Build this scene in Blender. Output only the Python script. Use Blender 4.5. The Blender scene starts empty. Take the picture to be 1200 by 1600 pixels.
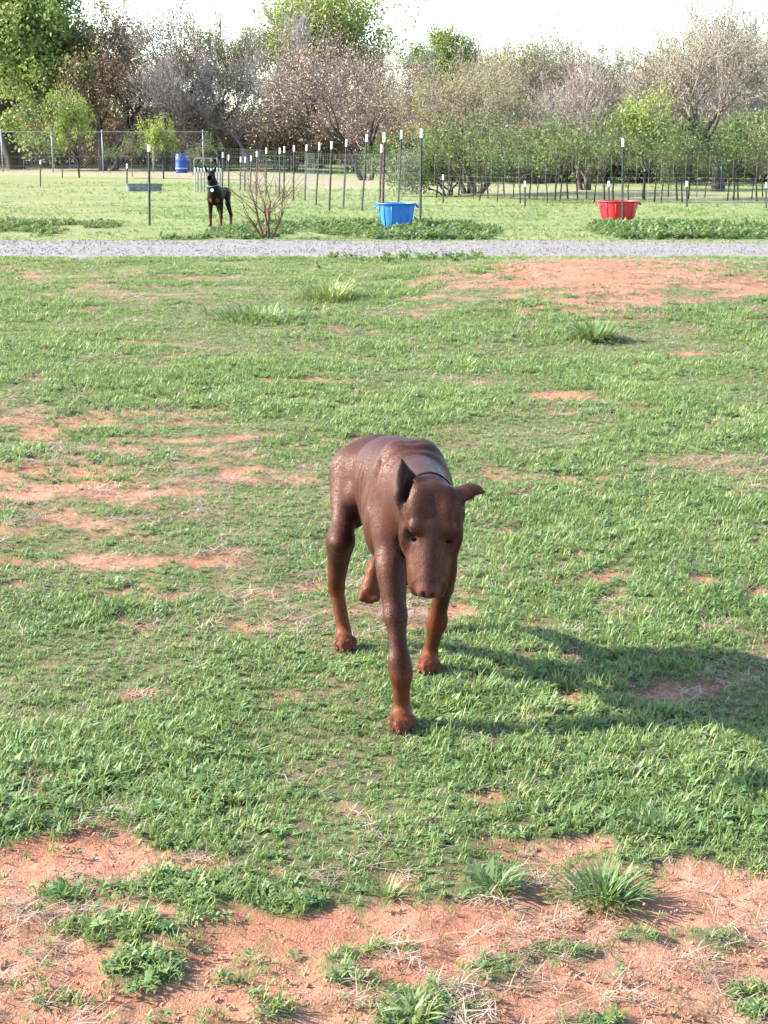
import bpy, math, random
import numpy as np
from mathutils import Vector, Matrix, Quaternion

scene = bpy.context.scene
COL = scene.collection
R = math.radians

# ------------------------------------------------------------------ camera
CAM_H = 1.5
PITCH = 12.89                     # degrees below the horizon
FPX = 2500.0                      # focal length in photograph pixels (1200 x 1600)
cam_data = bpy.data.cameras.new('camera')
cam_data.sensor_fit = 'VERTICAL'
cam_data.sensor_height = 36.0
cam_data.sensor_width = 27.0
cam_data.lens = 36.0 * FPX / 1600.0
cam_data.clip_start = 0.05
cam_data.clip_end = 3000.0
cam = bpy.data.objects.new('camera', cam_data)
COL.objects.link(cam)
cam.location = (0, 0, CAM_H)
cam.rotation_euler = (R(90 - PITCH), 0, 0)
scene.camera = cam

# ------------------------------------------------------------------ sky and sun
SUN_EL = 30.0
SUN_DIR = Vector((-0.994, 0.11, 0)).normalized()      # horizontal direction towards the sun
world = bpy.data.worlds.new('World')
scene.world = world
world.use_nodes = True
wn = world.node_tree
for n in list(wn.nodes):
    wn.nodes.remove(n)
sky = wn.nodes.new('ShaderNodeTexSky')
sky.sky_type = 'NISHITA'
sky.sun_disc = False
sky.sun_elevation = R(SUN_EL)
sky.sun_rotation = math.atan2(SUN_DIR.x, SUN_DIR.y)
sky.altitude = 300
sky.air_density = 1.0
sky.dust_density = 1.0
sky.ozone_density = 1.0
bg = wn.nodes.new('ShaderNodeBackground')
bg.inputs['Strength'].default_value = 0.15
wo = wn.nodes.new('ShaderNodeOutputWorld')
wn.links.new(sky.outputs[0], bg.inputs['Color'])
wn.links.new(bg.outputs[0], wo.inputs['Surface'])

sun_data = bpy.data.lights.new('sun', 'SUN')
sun_data.energy = 4.7
sun_data.angle = R(0.55)
sun_data.color = (1.0, 0.93, 0.84)
sun = bpy.data.objects.new('sun', sun_data)
COL.objects.link(sun)
sd = Vector((SUN_DIR.x * math.cos(R(SUN_EL)), SUN_DIR.y * math.cos(R(SUN_EL)), math.sin(R(SUN_EL))))
sun.rotation_euler = sd.to_track_quat('Z', 'Y').to_euler()

scene.view_settings.view_transform = 'Standard'
scene.view_settings.look = 'None'
scene.view_settings.gamma = 1.0
scene.view_settings.use_curve_mapping = False
scene.view_settings.exposure = 2.12
scene.cycles.max_bounces = 5
scene.cycles.diffuse_bounces = 3
scene.cycles.glossy_bounces = 2
scene.cycles.transmission_bounces = 3
scene.cycles.transparent_max_bounces = 4
scene.cycles.caustics_reflective = False
scene.cycles.caustics_refractive = False

# ------------------------------------------------------------------ helpers
_c, _s = math.cos(R(PITCH)), math.sin(R(PITCH))

def ray(px, py):
    u, v = (px - 600) / FPX, (800 - py) / FPX
    return Vector((u, _c + v * _s, -_s + v * _c))

def on_ground(px, py, z=0.0):
    """point on the level z under a pixel of the photograph"""
    d = ray(px, py)
    t = (z - CAM_H) / d.z
    return Vector((d.x * t, d.y * t, z))

def at_dist(px, py, y):
    """point seen at a pixel, y metres in front of the camera"""
    d = ray(px, py)
    t = y / d.y
    return Vector((d.x * t, y, CAM_H + d.z * t))

def tag(o, label=None, category=None, group=None, kind=None):
    if label: o['label'] = label
    if category: o['category'] = category
    if group: o['group'] = group
    if kind: o['kind'] = kind
    return o

def new_obj(name, me, parent=None):
    o = bpy.data.objects.new(name, me)
    COL.objects.link(o)
    if parent is not None:
        o.parent = parent
    return o

def empty(name, loc=(0, 0, 0), rz=0.0):
    o = bpy.data.objects.new(name, None)
    COL.objects.link(o)
    o.empty_display_size = 0.1
    o.location = loc
    o.rotation_euler = (0, 0, rz)
    return o

def copy_tree(o, parent=None):
    c = o.copy()
    COL.objects.link(c)
    c.parent = parent
    for ch in o.children:
        copy_tree(ch, c)
    return c

def mesh_np(name, verts, faces, mats=(), smooth=True):
    """mesh from numpy arrays; faces all of one size (k, n)"""
    verts = np.asarray(verts, dtype=np.float32)
    faces = np.asarray(faces, dtype=np.int32)
    me = bpy.data.meshes.new(name)
    nf, k = faces.shape
    me.vertices.add(len(verts))
    me.vertices.foreach_set('co', verts.ravel())
    me.loops.add(nf * k)
    me.loops.foreach_set('vertex_index', faces.ravel())
    me.polygons.add(nf)
    me.polygons.foreach_set('loop_start', np.arange(0, nf * k, k, dtype=np.int32))
    if smooth:
        me.polygons.foreach_set('use_smooth', np.ones(nf, dtype=bool))
    me.update(calc_edges=True)
    me.validate()
    for m in mats:
        me.materials.append(m)
    return me

def float_attr(me, name, values, domain='POINT'):
    a = me.attributes.new(name, 'FLOAT', domain)
    a.data.foreach_set('value', np.asarray(values, dtype=np.float32))

class MB:
    """collects simple solids in one mesh"""
    def __init__(self):
        self.v, self.f = [], []
    def add(self, vs, fs):
        n = len(self.v)
        self.v += [tuple(p) for p in vs]
        self.f += [tuple(i + n for i in f) for f in fs]
        return self
    def box(self, x0, x1, y0, y1, z0, z1):
        vs = [(x, y, z) for z in (z0, z1) for y in (y0, y1) for x in (x0, x1)]
        return self.add(vs, [(0, 2, 3, 1), (4, 5, 7, 6), (0, 1, 5, 4), (2, 6, 7, 3), (0, 4, 6, 2), (1, 3, 7, 5)])
    def tube(self, pts, rad, n=6, cap=True, closed=False):
        pts = [Vector(p) for p in pts]
        m = len(pts)
        if not hasattr(rad, '__len__'):
            rad = [rad] * m
        vs, fs = [], []
        ref = Vector((0.31, 0.95, 0.1))
        for i, p in enumerate(pts):
            if closed:
                t = (pts[(i + 1) % m] - pts[i - 1]).normalized()
            else:
                t = (pts[min(i + 1, m - 1)] - pts[max(i - 1, 0)]).normalized()
            a = t.cross(ref)
            if a.length < 1e-3:
                a = t.cross(Vector((1, 0, 0)))
            a.normalize()
            b = t.cross(a)
            for k in range(n):
                w = 2 * math.pi * k / n
                vs.append(p + (a * math.cos(w) + b * math.sin(w)) * rad[i])
        rng = m if closed else m - 1
        for i in range(rng):
            for k in range(n):
                j = (i + 1) % m
                fs.append((i * n + k, i * n + (k + 1) % n, j * n + (k + 1) % n, j * n + k))
        if cap and not closed:
            fs.append(tuple(range(n - 1, -1, -1)))
            fs.append(tuple((m - 1) * n + k for k in range(n)))
        return self.add(vs, fs)
    def lathe(self, prof, n=32, center=(0, 0)):
        vs, fs = [], []
        for r, z in prof:
            for k in range(n):
                w = 2 * math.pi * k / n
                vs.append((center[0] + r * math.cos(w), center[1] + r * math.sin(w), z))
        for i in range(len(prof) - 1):
            for k in range(n):
                fs.append((i * n + k, i * n + (k + 1) % n, (i + 1) * n + (k + 1) % n, (i + 1) * n + k))
        return self.add(vs, fs)
    def build(self, name, mat, parent=None, smooth=False):
        me = bpy.data.meshes.new(name)
        me.from_pydata(self.v, [], self.f)
        me.update()
        if smooth:
            me.polygons.foreach_set('use_smooth', np.ones(len(me.polygons), dtype=bool))
        if mat is not None:
            me.materials.append(mat)
        return new_obj(name, me, parent)

# numpy value noise -------------------------------------------------
_rs = np.random.RandomState(11)
_perm = _rs.permutation(512).astype(np.int64)
_vals = _rs.rand(512)
def vnoise(x, y, seed=0):
    x = np.asarray(x, dtype=np.float64) + seed * 17.31
    y = np.asarray(y, dtype=np.float64) + seed * 9.77
    xi, yi = np.floor(x).astype(np.int64), np.floor(y).astype(np.int64)
    fx, fy = x - xi, y - yi
    fx = fx * fx * (3 - 2 * fx); fy = fy * fy * (3 - 2 * fy)
    def h(a, b):
        return _vals[(_perm[(a & 511)] + b * 37 + seed * 5) & 511]
    return ((h(xi, yi) * (1 - fx) + h(xi + 1, yi) * fx) * (1 - fy)
            + (h(xi, yi + 1) * (1 - fx) + h(xi + 1, yi + 1) * fx) * fy)
def fbm(x, y, octaves=4, seed=0, gain=0.5):
    s, a, t = 0.0, 1.0, 0.0
    for o in range(octaves):
        s = s + a * vnoise(x * 2 ** o, y * 2 ** o, seed + o)
        t += a
        a *= gain
    return s / t
def sstep(a, b, x):
    t = np.clip((x - a) / (b - a), 0, 1)
    return t * t * (3 - 2 * t)

# material helpers ---------------------------------------------------
class Mat:
    def __init__(self, name, rough=0.7, spec=0.3):
        self.m = bpy.data.materials.new(name)
        self.m.use_nodes = True
        self.t = self.m.node_tree
        self.b = self.t.nodes['Principled BSDF']
        self.b.inputs['Roughness'].default_value = rough
        self.b.inputs['Specular IOR Level'].default_value = spec
    def n(self, typ, **kw):
        nd = self.t.nodes.new(typ)
        for k, v in kw.items():
            if k in nd.inputs:
                nd.inputs[k].default_value = v
            else:
                setattr(nd, k, v)
        return nd
    def l(self, a, b):
        self.t.links.new(a, b)
    def ramp(self, src, stops):
        r = self.t.nodes.new('ShaderNodeValToRGB')
        e = r.color_ramp.elements
        while len(e) < len(stops):
            e.new(0.5)
        for i, (p, c) in enumerate(stops):
            e[i].position = p
            e[i].color = (*c, 1) if len(c) == 3 else c
        self.l(src, r.inputs[0])
        return r.outputs[0]
    def noise(self, scale, detail=4, rough=0.6, coord='pos', stretch=None):
        nz = self.n('ShaderNodeTexNoise')
        nz.inputs['Scale'].default_value = scale
        nz.inputs['Detail'].default_value = detail
        nz.inputs['Roughness'].default_value = rough
        if coord == 'pos':
            src = self.n('ShaderNodeNewGeometry').outputs['Position']
        else:
            src = self.n('ShaderNodeTexCoord').outputs['Object']
        if stretch:
            mp = self.n('ShaderNodeMapping')
            mp.inputs['Scale'].default_value = stretch
            self.l(src, mp.inputs[0])
            src = mp.outputs[0]
        self.l(src, nz.inputs['Vector'])
        return nz.outputs['Fac']
    def mix(self, fac, a, b, blend='MIX'):
        mx = self.n('ShaderNodeMix', data_type='RGBA', blend_type=blend)
        for sock, v in ((mx.inputs[0], fac), (mx.inputs[6], a), (mx.inputs[7], b)):
            if hasattr(v, 'is_linked'):
                self.l(v, sock)
            elif isinstance(v, (tuple, list)):
                sock.default_value = (*v, 1) if len(v) == 3 else v
            else:
                sock.default_value = v
        return mx.outputs[2]
    def attr(self, name, typ='GEOMETRY'):
        a = self.n('ShaderNodeAttribute', attribute_name=name, attribute_type=typ)
        return a.outputs['Fac']
    def math(self, op, a, b=0.0):
        m = self.n('ShaderNodeMath', operation=op)
        for sock, v in ((m.inputs[0], a), (m.inputs[1], b)):
            if hasattr(v, 'is_linked'):
                self.l(v, sock)
            else:
                sock.default_value = v
        return m.outputs[0]
    def bump(self, height, strength=0.4, dist=0.01):
        b = self.n('ShaderNodeBump')
        b.inputs['Strength'].default_value = strength
        b.inputs['Distance'].default_value = dist
        self.l(height, b.inputs['Height'])
        self.l(b.outputs[0], self.b.inputs['Normal'])
    def dim(self, c, k):
        return self.mix(1.0, c, (k, k, k), 'MULTIPLY')
    def color(self, c):
        if hasattr(c, 'is_linked'):
            self.l(c, self.b.inputs['Base Color'])
        else:
            self.b.inputs['Base Color'].default_value = (*c, 1)
        return self

def plain(name, col, rough=0.6, spec=0.3, var=0.25, scale=12.0, bump=0.0):
    m = Mat(name, rough, spec)
    nz = m.noise(scale, 5, 0.6, 'obj')
    lo = tuple(c * (1 - var) for c in col)
    hi = tuple(min(1, c * (1 + var)) for c in col)
    m.color(m.dim(m.ramp(nz, [(0.3, lo), (0.7, hi)]), 0.75))
    if bump:
        m.bump(nz, bump, 0.01)
    return m.m
# ------------------------------------------------------------------ the field
PAWS = [(0.047, 4.00), (0.130, 4.46), (-0.118, 4.67)]

def gz(x, y):
    x = np.asarray(x, float); y = np.asarray(y, float)
    z = 0.022 * (fbm(x * 3.1, y * 3.1, 3, 3) - 0.5)
    z = z + 0.016 * (fbm(x * 11, y * 11, 3, 8) - 0.5)
    for px, py in PAWS:
        w = np.exp(-(((x - px) / 0.16) ** 2 + ((y - py) / 0.16) ** 2))
        z = z * (1 - w)
    z = z + 0.10 * (fbm(x * 0.33, y * 0.33, 3, 21) - 0.5) * sstep(6, 14, y)
    z = z + 0.20 * np.exp(-(((x - 2.9) / 2.6) ** 2 + ((y - 18.3) / 2.6) ** 2))        # low bare mound
    z = z * (1 - 0.75 * sstep(21, 22.2, y) * (1 - sstep(26.6, 28, y)))               # the track is levelled
    z = z + 1.6 * sstep(95, 240, y) + 0.10 * sstep(46, 49, y - 0.05 * x) * sstep(-2, -6, x)
    return z

def pix(x, y):
    """photograph pixel over a ground point, used to lay the bare patches out"""
    zc = y * _c + CAM_H * _s
    v = (y * _s - CAM_H * _c) / zc
    return 600 + FPX * x / zc, 800 - FPX * v

BARE = [(40, 790, 75, 20), (45, 730, 70, 16), (230, 762, 130, 11), (352, 690, 95, 14), (352, 890, 60, 34), (160, 892, 75, 17),
        (370, 830, 75, 9), (40, 650, 70, 8), (405, 742, 60, 8), (20, 912, 50, 12), (232, 985, 40, 14), (210, 1082, 46, 12),
        (160, 800, 50, 10), (500, 676, 50, 8), (120, 700, 60, 8), (870, 1030, 60, 12), (1050, 1082, 70, 22), (770, 1156, 70, 9), (872, 1088, 46, 15),
        (540, 1272, 34, 24), (730, 1240, 50, 12), (960, 450, 270, 44), (1120, 468, 120, 14), (1020, 1240, 60, 9), (960, 855, 50, 8), (1090, 900, 30, 12), (880, 620, 70, 7),
        (300, 545, 80, 7), (80, 590, 60, 8), (480, 600, 80, 6), (1185, 930, 24, 14), (820, 770, 46, 7), (60, 1040, 40, 9), (110, 1340, 70, 22), (880, 1300, 60, 12)]
GREEN = [(160, 1450, 85, 22), (215, 1512, 60, 26), (640, 1575, 62, 40), (950, 1385, 80, 46), (790, 1345, 46, 50), (532, 1517, 32, 24),
         (300, 1386, 120, 22), (450, 1405, 46, 20), (700, 1392, 60, 22), (1132, 1456, 54, 22), (772, 1512, 44, 24), (1190, 1560, 44, 28),
         (560, 1390, 26, 26), (100, 1400, 30, 10), (90, 1560, 60, 14), (880, 1485, 60, 14), (600, 1480, 40, 16), (430, 1580, 40, 16), (1000, 1460, 40, 12), (930, 1590, 50, 10)]

def bare_amount(x, y):
    """0 = close turf, 1 = open soil"""
    x = np.asarray(x, float); y = np.asarray(y, float)
    px, py = pix(x, y)
    wob = (fbm(x * 2.2, y * 2.2, 3, 31) - 0.5)
    b = np.full(np.shape(x), 0.19) + 0.30 * sstep(520, 120, px) * sstep(590, 670, py) * sstep(960, 880, py) + 0.10 * sstep(520, 420, py) + 0.10 * sstep(330, 120, px) * sstep(520, 470, py)
    front = sstep(1322, 1368, py + 95 * wob + 22 * np.sin(px / 130.0) - 26 * sstep(760, 1200, px) + 16)
    b = np.maximum(b, 0.74 * front)
    for cx, cy, rx, ry in BARE:
        q = ((px - cx + 130 * wob) / rx) ** 2 + ((py - cy + 40 * wob * np.clip(ry / 14, 1, 2)) / ry) ** 2
        b = np.maximum(b, 0.60 * np.exp(-q * 0.55))
    b = b + 0.26 * np.exp(-0.7 * (((px - 985 + 130 * wob) / 240) ** 2 + ((py - 442 + 30 * wob) / 36) ** 2))
    for cx, cy, rx, ry in GREEN:
        q = ((px - cx) / rx) ** 2 + ((py - cy) / ry) ** 2
        b = b - 0.65 * np.exp(-q * 0.9) * front
    b = b + (0.95 * (fbm(x * 4.2, y * 6.0, 4, 41) - 0.5) + 0.5 * (fbm(x * 1.6, y * 4.0, 3, 43) - 0.5)) * sstep(28, 17, y) + 0.35 * (fbm(x * 24, y * 24, 2, 47) - 0.5) * sstep(11, 6, y)
    return np.clip(b, 0, 1)

def lane_amount(x, y):
    """dry dirt lane crossing behind the paddock"""
    c = np.clip(106 - 1.6 * (x + 25), 30, 400)
    d = (y - c) / (c * 0.20) + 0.5 * (fbm(x * 0.3, y * 0.12, 2, 61) - 0.5)
    return sstep(1.0, 0.6, np.abs(d))

def axis_grid(parts):
    out = []
    for a, b, n in parts:
        out.append(np.linspace(a, b, n, endpoint=False))
    return np.concatenate(out + [np.array([parts[-1][1]])])

def make_ground():
    xs = axis_grid([(-900, -60, 8), (-60, -14, 26), (-14, -5, 40), (-5, -1.6, 75), (-1.6, 1.6, 170), (1.6, 5, 75), (5, 14, 40), (14, 60, 26), (60, 900, 8)])
    ys = axis_grid([(-300, -10, 6), (-10, 1.8, 16), (1.8, 6.2, 210), (6.2, 12, 130), (12, 30, 120), (30, 120, 80), (120, 280, 26), (280, 1600, 12)])
    X, Y = np.meshgrid(xs, ys, indexing='xy')
    ba = bare_amount(X, Y)
    Z = gz(X, Y)
    # crumbled soil between the plants
    near = sstep(9, 5, Y) * (np.abs(X) < 3)
    Z = Z - 0.010 * sstep(0.3, 0.7, ba) * sstep(16, 8, Y) + near * sstep(0.35, 0.6, ba) * 0.016 * (np.abs(fbm(X * 26, Y * 26, 3, 71) - 0.5) * 2 - 0.3)
    nx, ny = len(xs), len(ys)
    V = np.stack([X.ravel(), Y.ravel(), Z.ravel()], 1)
    I = np.arange(nx * ny).reshape(ny, nx)
    Fq = np.stack([I[:-1, :-1].ravel(), I[:-1, 1:].ravel(), I[1:, 1:].ravel(), I[1:, :-1].ravel()], 1)
    m = Mat('field soil and turf', 0.95, 0.1)
    n1, n2, n3 = m.noise(2.3, 6, 0.65), m.noise(30, 6, 0.75), m.noise(170, 3, 0.7)
    soil = m.mix(m.ramp(n2, [(0.34, (0, 0, 0)), (0.66, (1, 1, 1))]), (0.32, 0.128, 0.068), (0.48, 0.265, 0.165))
    soil = m.mix(m.ramp(n3, [(0.45, (0, 0, 0)), (0.75, (0.6, 0.6, 0.6))]), soil, (0.52, 0.35, 0.265))
    soil = m.mix(m.ramp(n1, [(0.42, (0, 0, 0)), (0.62, (0.55, 0.55, 0.55))]), soil, (0.33, 0.115, 0.065))
    turf = m.mix(m.ramp(n2, [(0.35, (0, 0, 0)), (0.65, (1, 1, 1))]), (0.10, 0.095, 0.045), (0.22, 0.175, 0.10))
    turf = m.mix(m.ramp(n1, [(0.4, (0, 0, 0)), (0.62, (0.7, 0.7, 0.7))]), turf, (0.15, 0.17, 0.065))
    far1, far2 = m.noise(0.55, 6, 0.7, 'pos', (0.45, 1, 1)), m.noise(5, 5, 0.75, 'pos', (0.5, 1, 1))
    meadow = m.mix(m.ramp(far1, [(0.36, (0, 0, 0)), (0.64, (1, 1, 1))]), (0.185, 0.22, 0.080), (0.285, 0.295, 0.14))
    meadow = m.mix(m.ramp(far2, [(0.40, (0, 0, 0)), (0.62, (0.8, 0.8, 0.8))]), meadow, (0.22, 0.28, 0.09))
    c = m.mix(m.attr('far'), turf, meadow)
    c = m.mix(m.ramp(m.math('ADD', m.attr('bare'), m.math('MULTIPLY', m.math('SUBTRACT', n2, 0.5), 0.5)), [(0.36, (0, 0, 0)), (0.70, (1, 1, 1))]), c, soil)
    lane = m.mix(far2, (0.25, 0.22, 0.12), (0.44, 0.37, 0.27))
    c = m.mix(m.attr('lane'), c, lane)
    m.color(m.dim(c, 0.70))
    m.bump(m.math('ADD', n2, m.math('MULTIPLY', n3, 0.4)), 0.7, 0.02)
    me = mesh_np('ground', V, Fq, [m.m])
    float_attr(me, 'bare', ba.ravel())
    float_attr(me, 'far', sstep(13, 27, Y).ravel())
    float_attr(me, 'lane', (0.85 * lane_amount(X, Y) * (1 - 0.55 * sstep(-4, 4, X))).ravel())
    tag(new_obj('ground', me), 'green field of short patchy turf over red soil', 'ground', kind='structure')
make_ground()

# ------------------------------------------------------------------ gravel track
def make_track():
    def edge_near(x): return 22.25 + 0.55 * (fbm(x * 1.6, x * 0 + 3, 5, 81, 0.65) - 0.5) * 2 + 0.0 * x
    def edge_far(x): return 26.25 + 0.55 * (fbm(x * 1.6, x * 0 + 7, 5, 83, 0.65) - 0.5) * 2 - 1.6 * sstep(2.0, 8.0, x)
    xs = axis_grid([(-120, -12, 30), (-12, 12, 300), (12, 120, 30)])
    ts = np.linspace(0, 1, 26)
    X = np.repeat(xs[None], len(ts), 0)
    e0, e1 = edge_near(xs), edge_far(xs)
    Y = e0[None] + (e1 - e0)[None] * ts[:, None]
    Z = gz(X, Y) + 0.022 + 0.020 * (fbm(X * 2, Y * 7, 4, 91) - 0.5) - 0.030 * (np.abs(ts - 0.5) * 2)[:, None] ** 6
    # two shallow wheel ruts
    Z = Z - 0.012 * np.exp(-((ts - 0.28) / 0.08) ** 2)[:, None] - 0.012 * np.exp(-((ts - 0.74) / 0.08) ** 2)[:, None]
    I = np.arange(X.size).reshape(X.shape)
    Fq = np.stack([I[:-1, :-1].ravel(), I[:-1, 1:].ravel(), I[1:, 1:].ravel(), I[1:, :-1].ravel()], 1)
    m = Mat('pale crushed gravel', 0.9, 0.2)
    a, b = m.noise(28, 4, 0.7), m.noise(3.0, 5, 0.7)
    c = m.mix(m.ramp(a, [(0.35, (0, 0, 0)), (0.65, (1, 1, 1))]), (0.31, 0.284, 0.266), (0.45, 0.415, 0.388))
    c = m.mix(m.ramp(b, [(0.50, (0, 0, 0)), (0.68, (0.55, 0.55, 0.55))]), c, (0.32, 0.26, 0.205))
    m.color(m.dim(c, 0.47)); m.bump(a, 0.5, 0.02)
    me = mesh_np('gravel_track', np.stack([X.ravel(), Y.ravel(), Z.ravel()], 1), Fq, [m.m])
    tag(new_obj('gravel_track', me), 'pale grey gravel track crossing the field', 'track', kind='structure')
make_track()

# ------------------------------------------------------------------ plants that cover the ground
def blade(v, f, hh, base, yaw, length, width, lean, curl, segs=3, fold=0.0):
    """one curved tapering blade added to the lists"""
    n0 = len(v)
    d = np.array((math.cos(yaw), math.sin(yaw), 0)); s = np.array((-d[1], d[0], 0))
    p = np.array(base, float); ang = lean
    for i in range(segs + 1):
        t = i / segs
        w = width * (1 - t) ** 0.7 * (0.75 + 0.5 * t if t < 0.5 else 1.0)
        if i < segs:
            v.append(p - s * w / 2); v.append(p + s * w / 2); hh += [t, t]
        else:
            v.append(p.copy()); hh.append(1.0)
        step = length / segs
        p = p + (d * math.sin(ang) + np.array((0, 0, 1)) * math.cos(ang)) * step
        ang += curl / segs
    for i in range(segs - 1):
        a = n0 + 2 * i
        f.append((a, a + 1, a + 3)); f.append((a, a + 3, a + 2))
    a = n0 + 2 * (segs - 1)
    f.append((a, a + 1, a + 2))

def leaf(v, f, hh, base, yaw, pitch, length, width, droop=0.5):
    """broad weed leaf of six triangles"""
    n0 = len(v)
    d = np.array((math.cos(yaw), math.sin(yaw), 0)); s = np.array((-d[1], d[0], 0)); u = np.array((0, 0, 1.0))
    prof = ((0, 0.15), (0.35, 1.0), (0.72, 0.75), (1.0, 0.0))
    p = np.array(base, float); last = 0
    for t, w in prof:
        ang = pitch - droop * t
        p = p + (d * math.cos(ang) + u * math.sin(ang)) * (t - last) * length
        last = t
        if w > 0:
            v.append(p - s * w * width / 2 + u * w * width * 0.12); v.append(p + s * w * width / 2 + u * w * width * 0.12); hh += [t, t]
        else:
            v.append(p.copy()); hh.append(1.0)
    for i in range(2):
        a = n0 + 2 * i
        f.append((a, a + 1, a + 3)); f.append((a, a + 3, a + 2))
    f.append((n0 + 4, n0 + 5, n0 + 6))

def tuft(kind, rnd):
    v, f, hh = [], [], []
    if kind == 'turf':
        for _ in range(rnd.randint(9, 13)):
            r, w = rnd.uniform(0, 0.022), rnd.uniform(0, 6.283)
            blade(v, f, hh, (r * math.cos(w), r * math.sin(w), -0.004), rnd.uniform(0, 6.283), rnd.uniform(0.022, 0.050), rnd.uniform(0.0032, 0.0056),
                  rnd.uniform(0.1, 0.9), rnd.uniform(0.4, 1.9))
    elif kind == 'weed':
        for _ in range(rnd.randint(8, 12)):
            r, w = rnd.uniform(0, 0.016), rnd.uniform(0, 6.283)
            leaf(v, f, hh, (r * math.cos(w), r * math.sin(w), rnd.uniform(0, 0.012)), rnd.uniform(0, 6.283), rnd.uniform(0.25, 1.2), rnd.uniform(0.022, 0.042), rnd.uniform(0.007, 0.013), rnd.uniform(0.3, 1.1))
    elif kind == 'straw':
        for _ in range(rnd.randint(6, 9)):
            r, w = rnd.uniform(0, 0.03), rnd.uniform(0, 6.283)
            blade(v, f, hh, (r * math.cos(w), r * math.sin(w), rnd.uniform(0.0, 0.008)), rnd.uniform(0, 6.283), rnd.uniform(0.03, 0.085), rnd.uniform(0.0022, 0.004),
                  rnd.uniform(1.15, 1.5), rnd.uniform(-0.3, 0.9))
    elif kind == 'dock':
        for _ in range(rnd.randint(16, 24)):
            r, w = rnd.uniform(0, 0.08), rnd.uniform(0, 6.283)
            leaf(v, f, hh, (r * math.cos(w), r * math.sin(w), rnd.uniform(0, 0.10)), rnd.uniform(0, 6.283), rnd.uniform(0.1, 1.3), rnd.uniform(0.07, 0.15), rnd.uniform(0.028, 0.055), rnd.uniform(0.4, 1.3))
    elif kind == 'clod':
        for _ in range(4):
            c = np.array((rnd.uniform(-0.02, 0.02), rnd.uniform(-0.02, 0.02), 0.0)); s = rnd.uniform(0.003, 0.008)
            n0 = len(v)
            for q in ((1, 0, 0), (0, 1, 0), (-1, 0, 0), (0, -1, 0), (0, 0, 0.8), (0, 0, -0.8)):
                v.append(c + np.array(q) * s * rnd.uniform(0.7, 1.3)); hh.append(0.5)
            f += [(n0 + a, n0 + b, n0 + 4) for a, b in ((0, 1), (1, 2), (2, 3), (3, 0))] + [(n0 + b, n0 + a, n0 + 5) for a, b in ((0, 1), (1, 2), (2, 3), (3, 0))]
    return v, f, hh

def leafy_mat(name, c0, c1, c2, trans=0.35, rough=0.55, spec=0.35, patch=1.4, inst=True):
    """living or dead leaf; colour varies with place and from plant to plant"""
    m = Mat(name, rough, spec)
    nz = m.noise(patch, 4, 0.6)
    t = m.attr('tint', 'INSTANCER' if inst else 'GEOMETRY')
    f = m.math('ADD', m.math('MULTIPLY', t, 0.6), m.math('MULTIPLY', m.math('SUBTRACT', nz, 0.3), 0.9))
    c = m.ramp(f, [(0.12, c0), (0.45, c1), (0.85, c2)])
    c = m.dim(c, 0.78)
    m.color(c)
    if trans > 0:
        tr = m.n('ShaderNodeBsdfTranslucent')
        m.l(m.mix(0.5, c, (0.24, 0.29, 0.05), 'MIX') if trans > 0.2 else c, tr.inputs['Color'])
        mx = m.n('ShaderNodeMixShader')
        mx.inputs[0].default_value = trans
        m.l(m.b.outputs[0], mx.inputs[1]); m.l(tr.outputs[0], mx.inputs[2])
        out = [n for n in m.t.nodes if n.type == 'OUTPUT_MATERIAL'][0]
        m.l(mx.outputs[0], out.inputs['Surface'])
    return m.m

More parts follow.
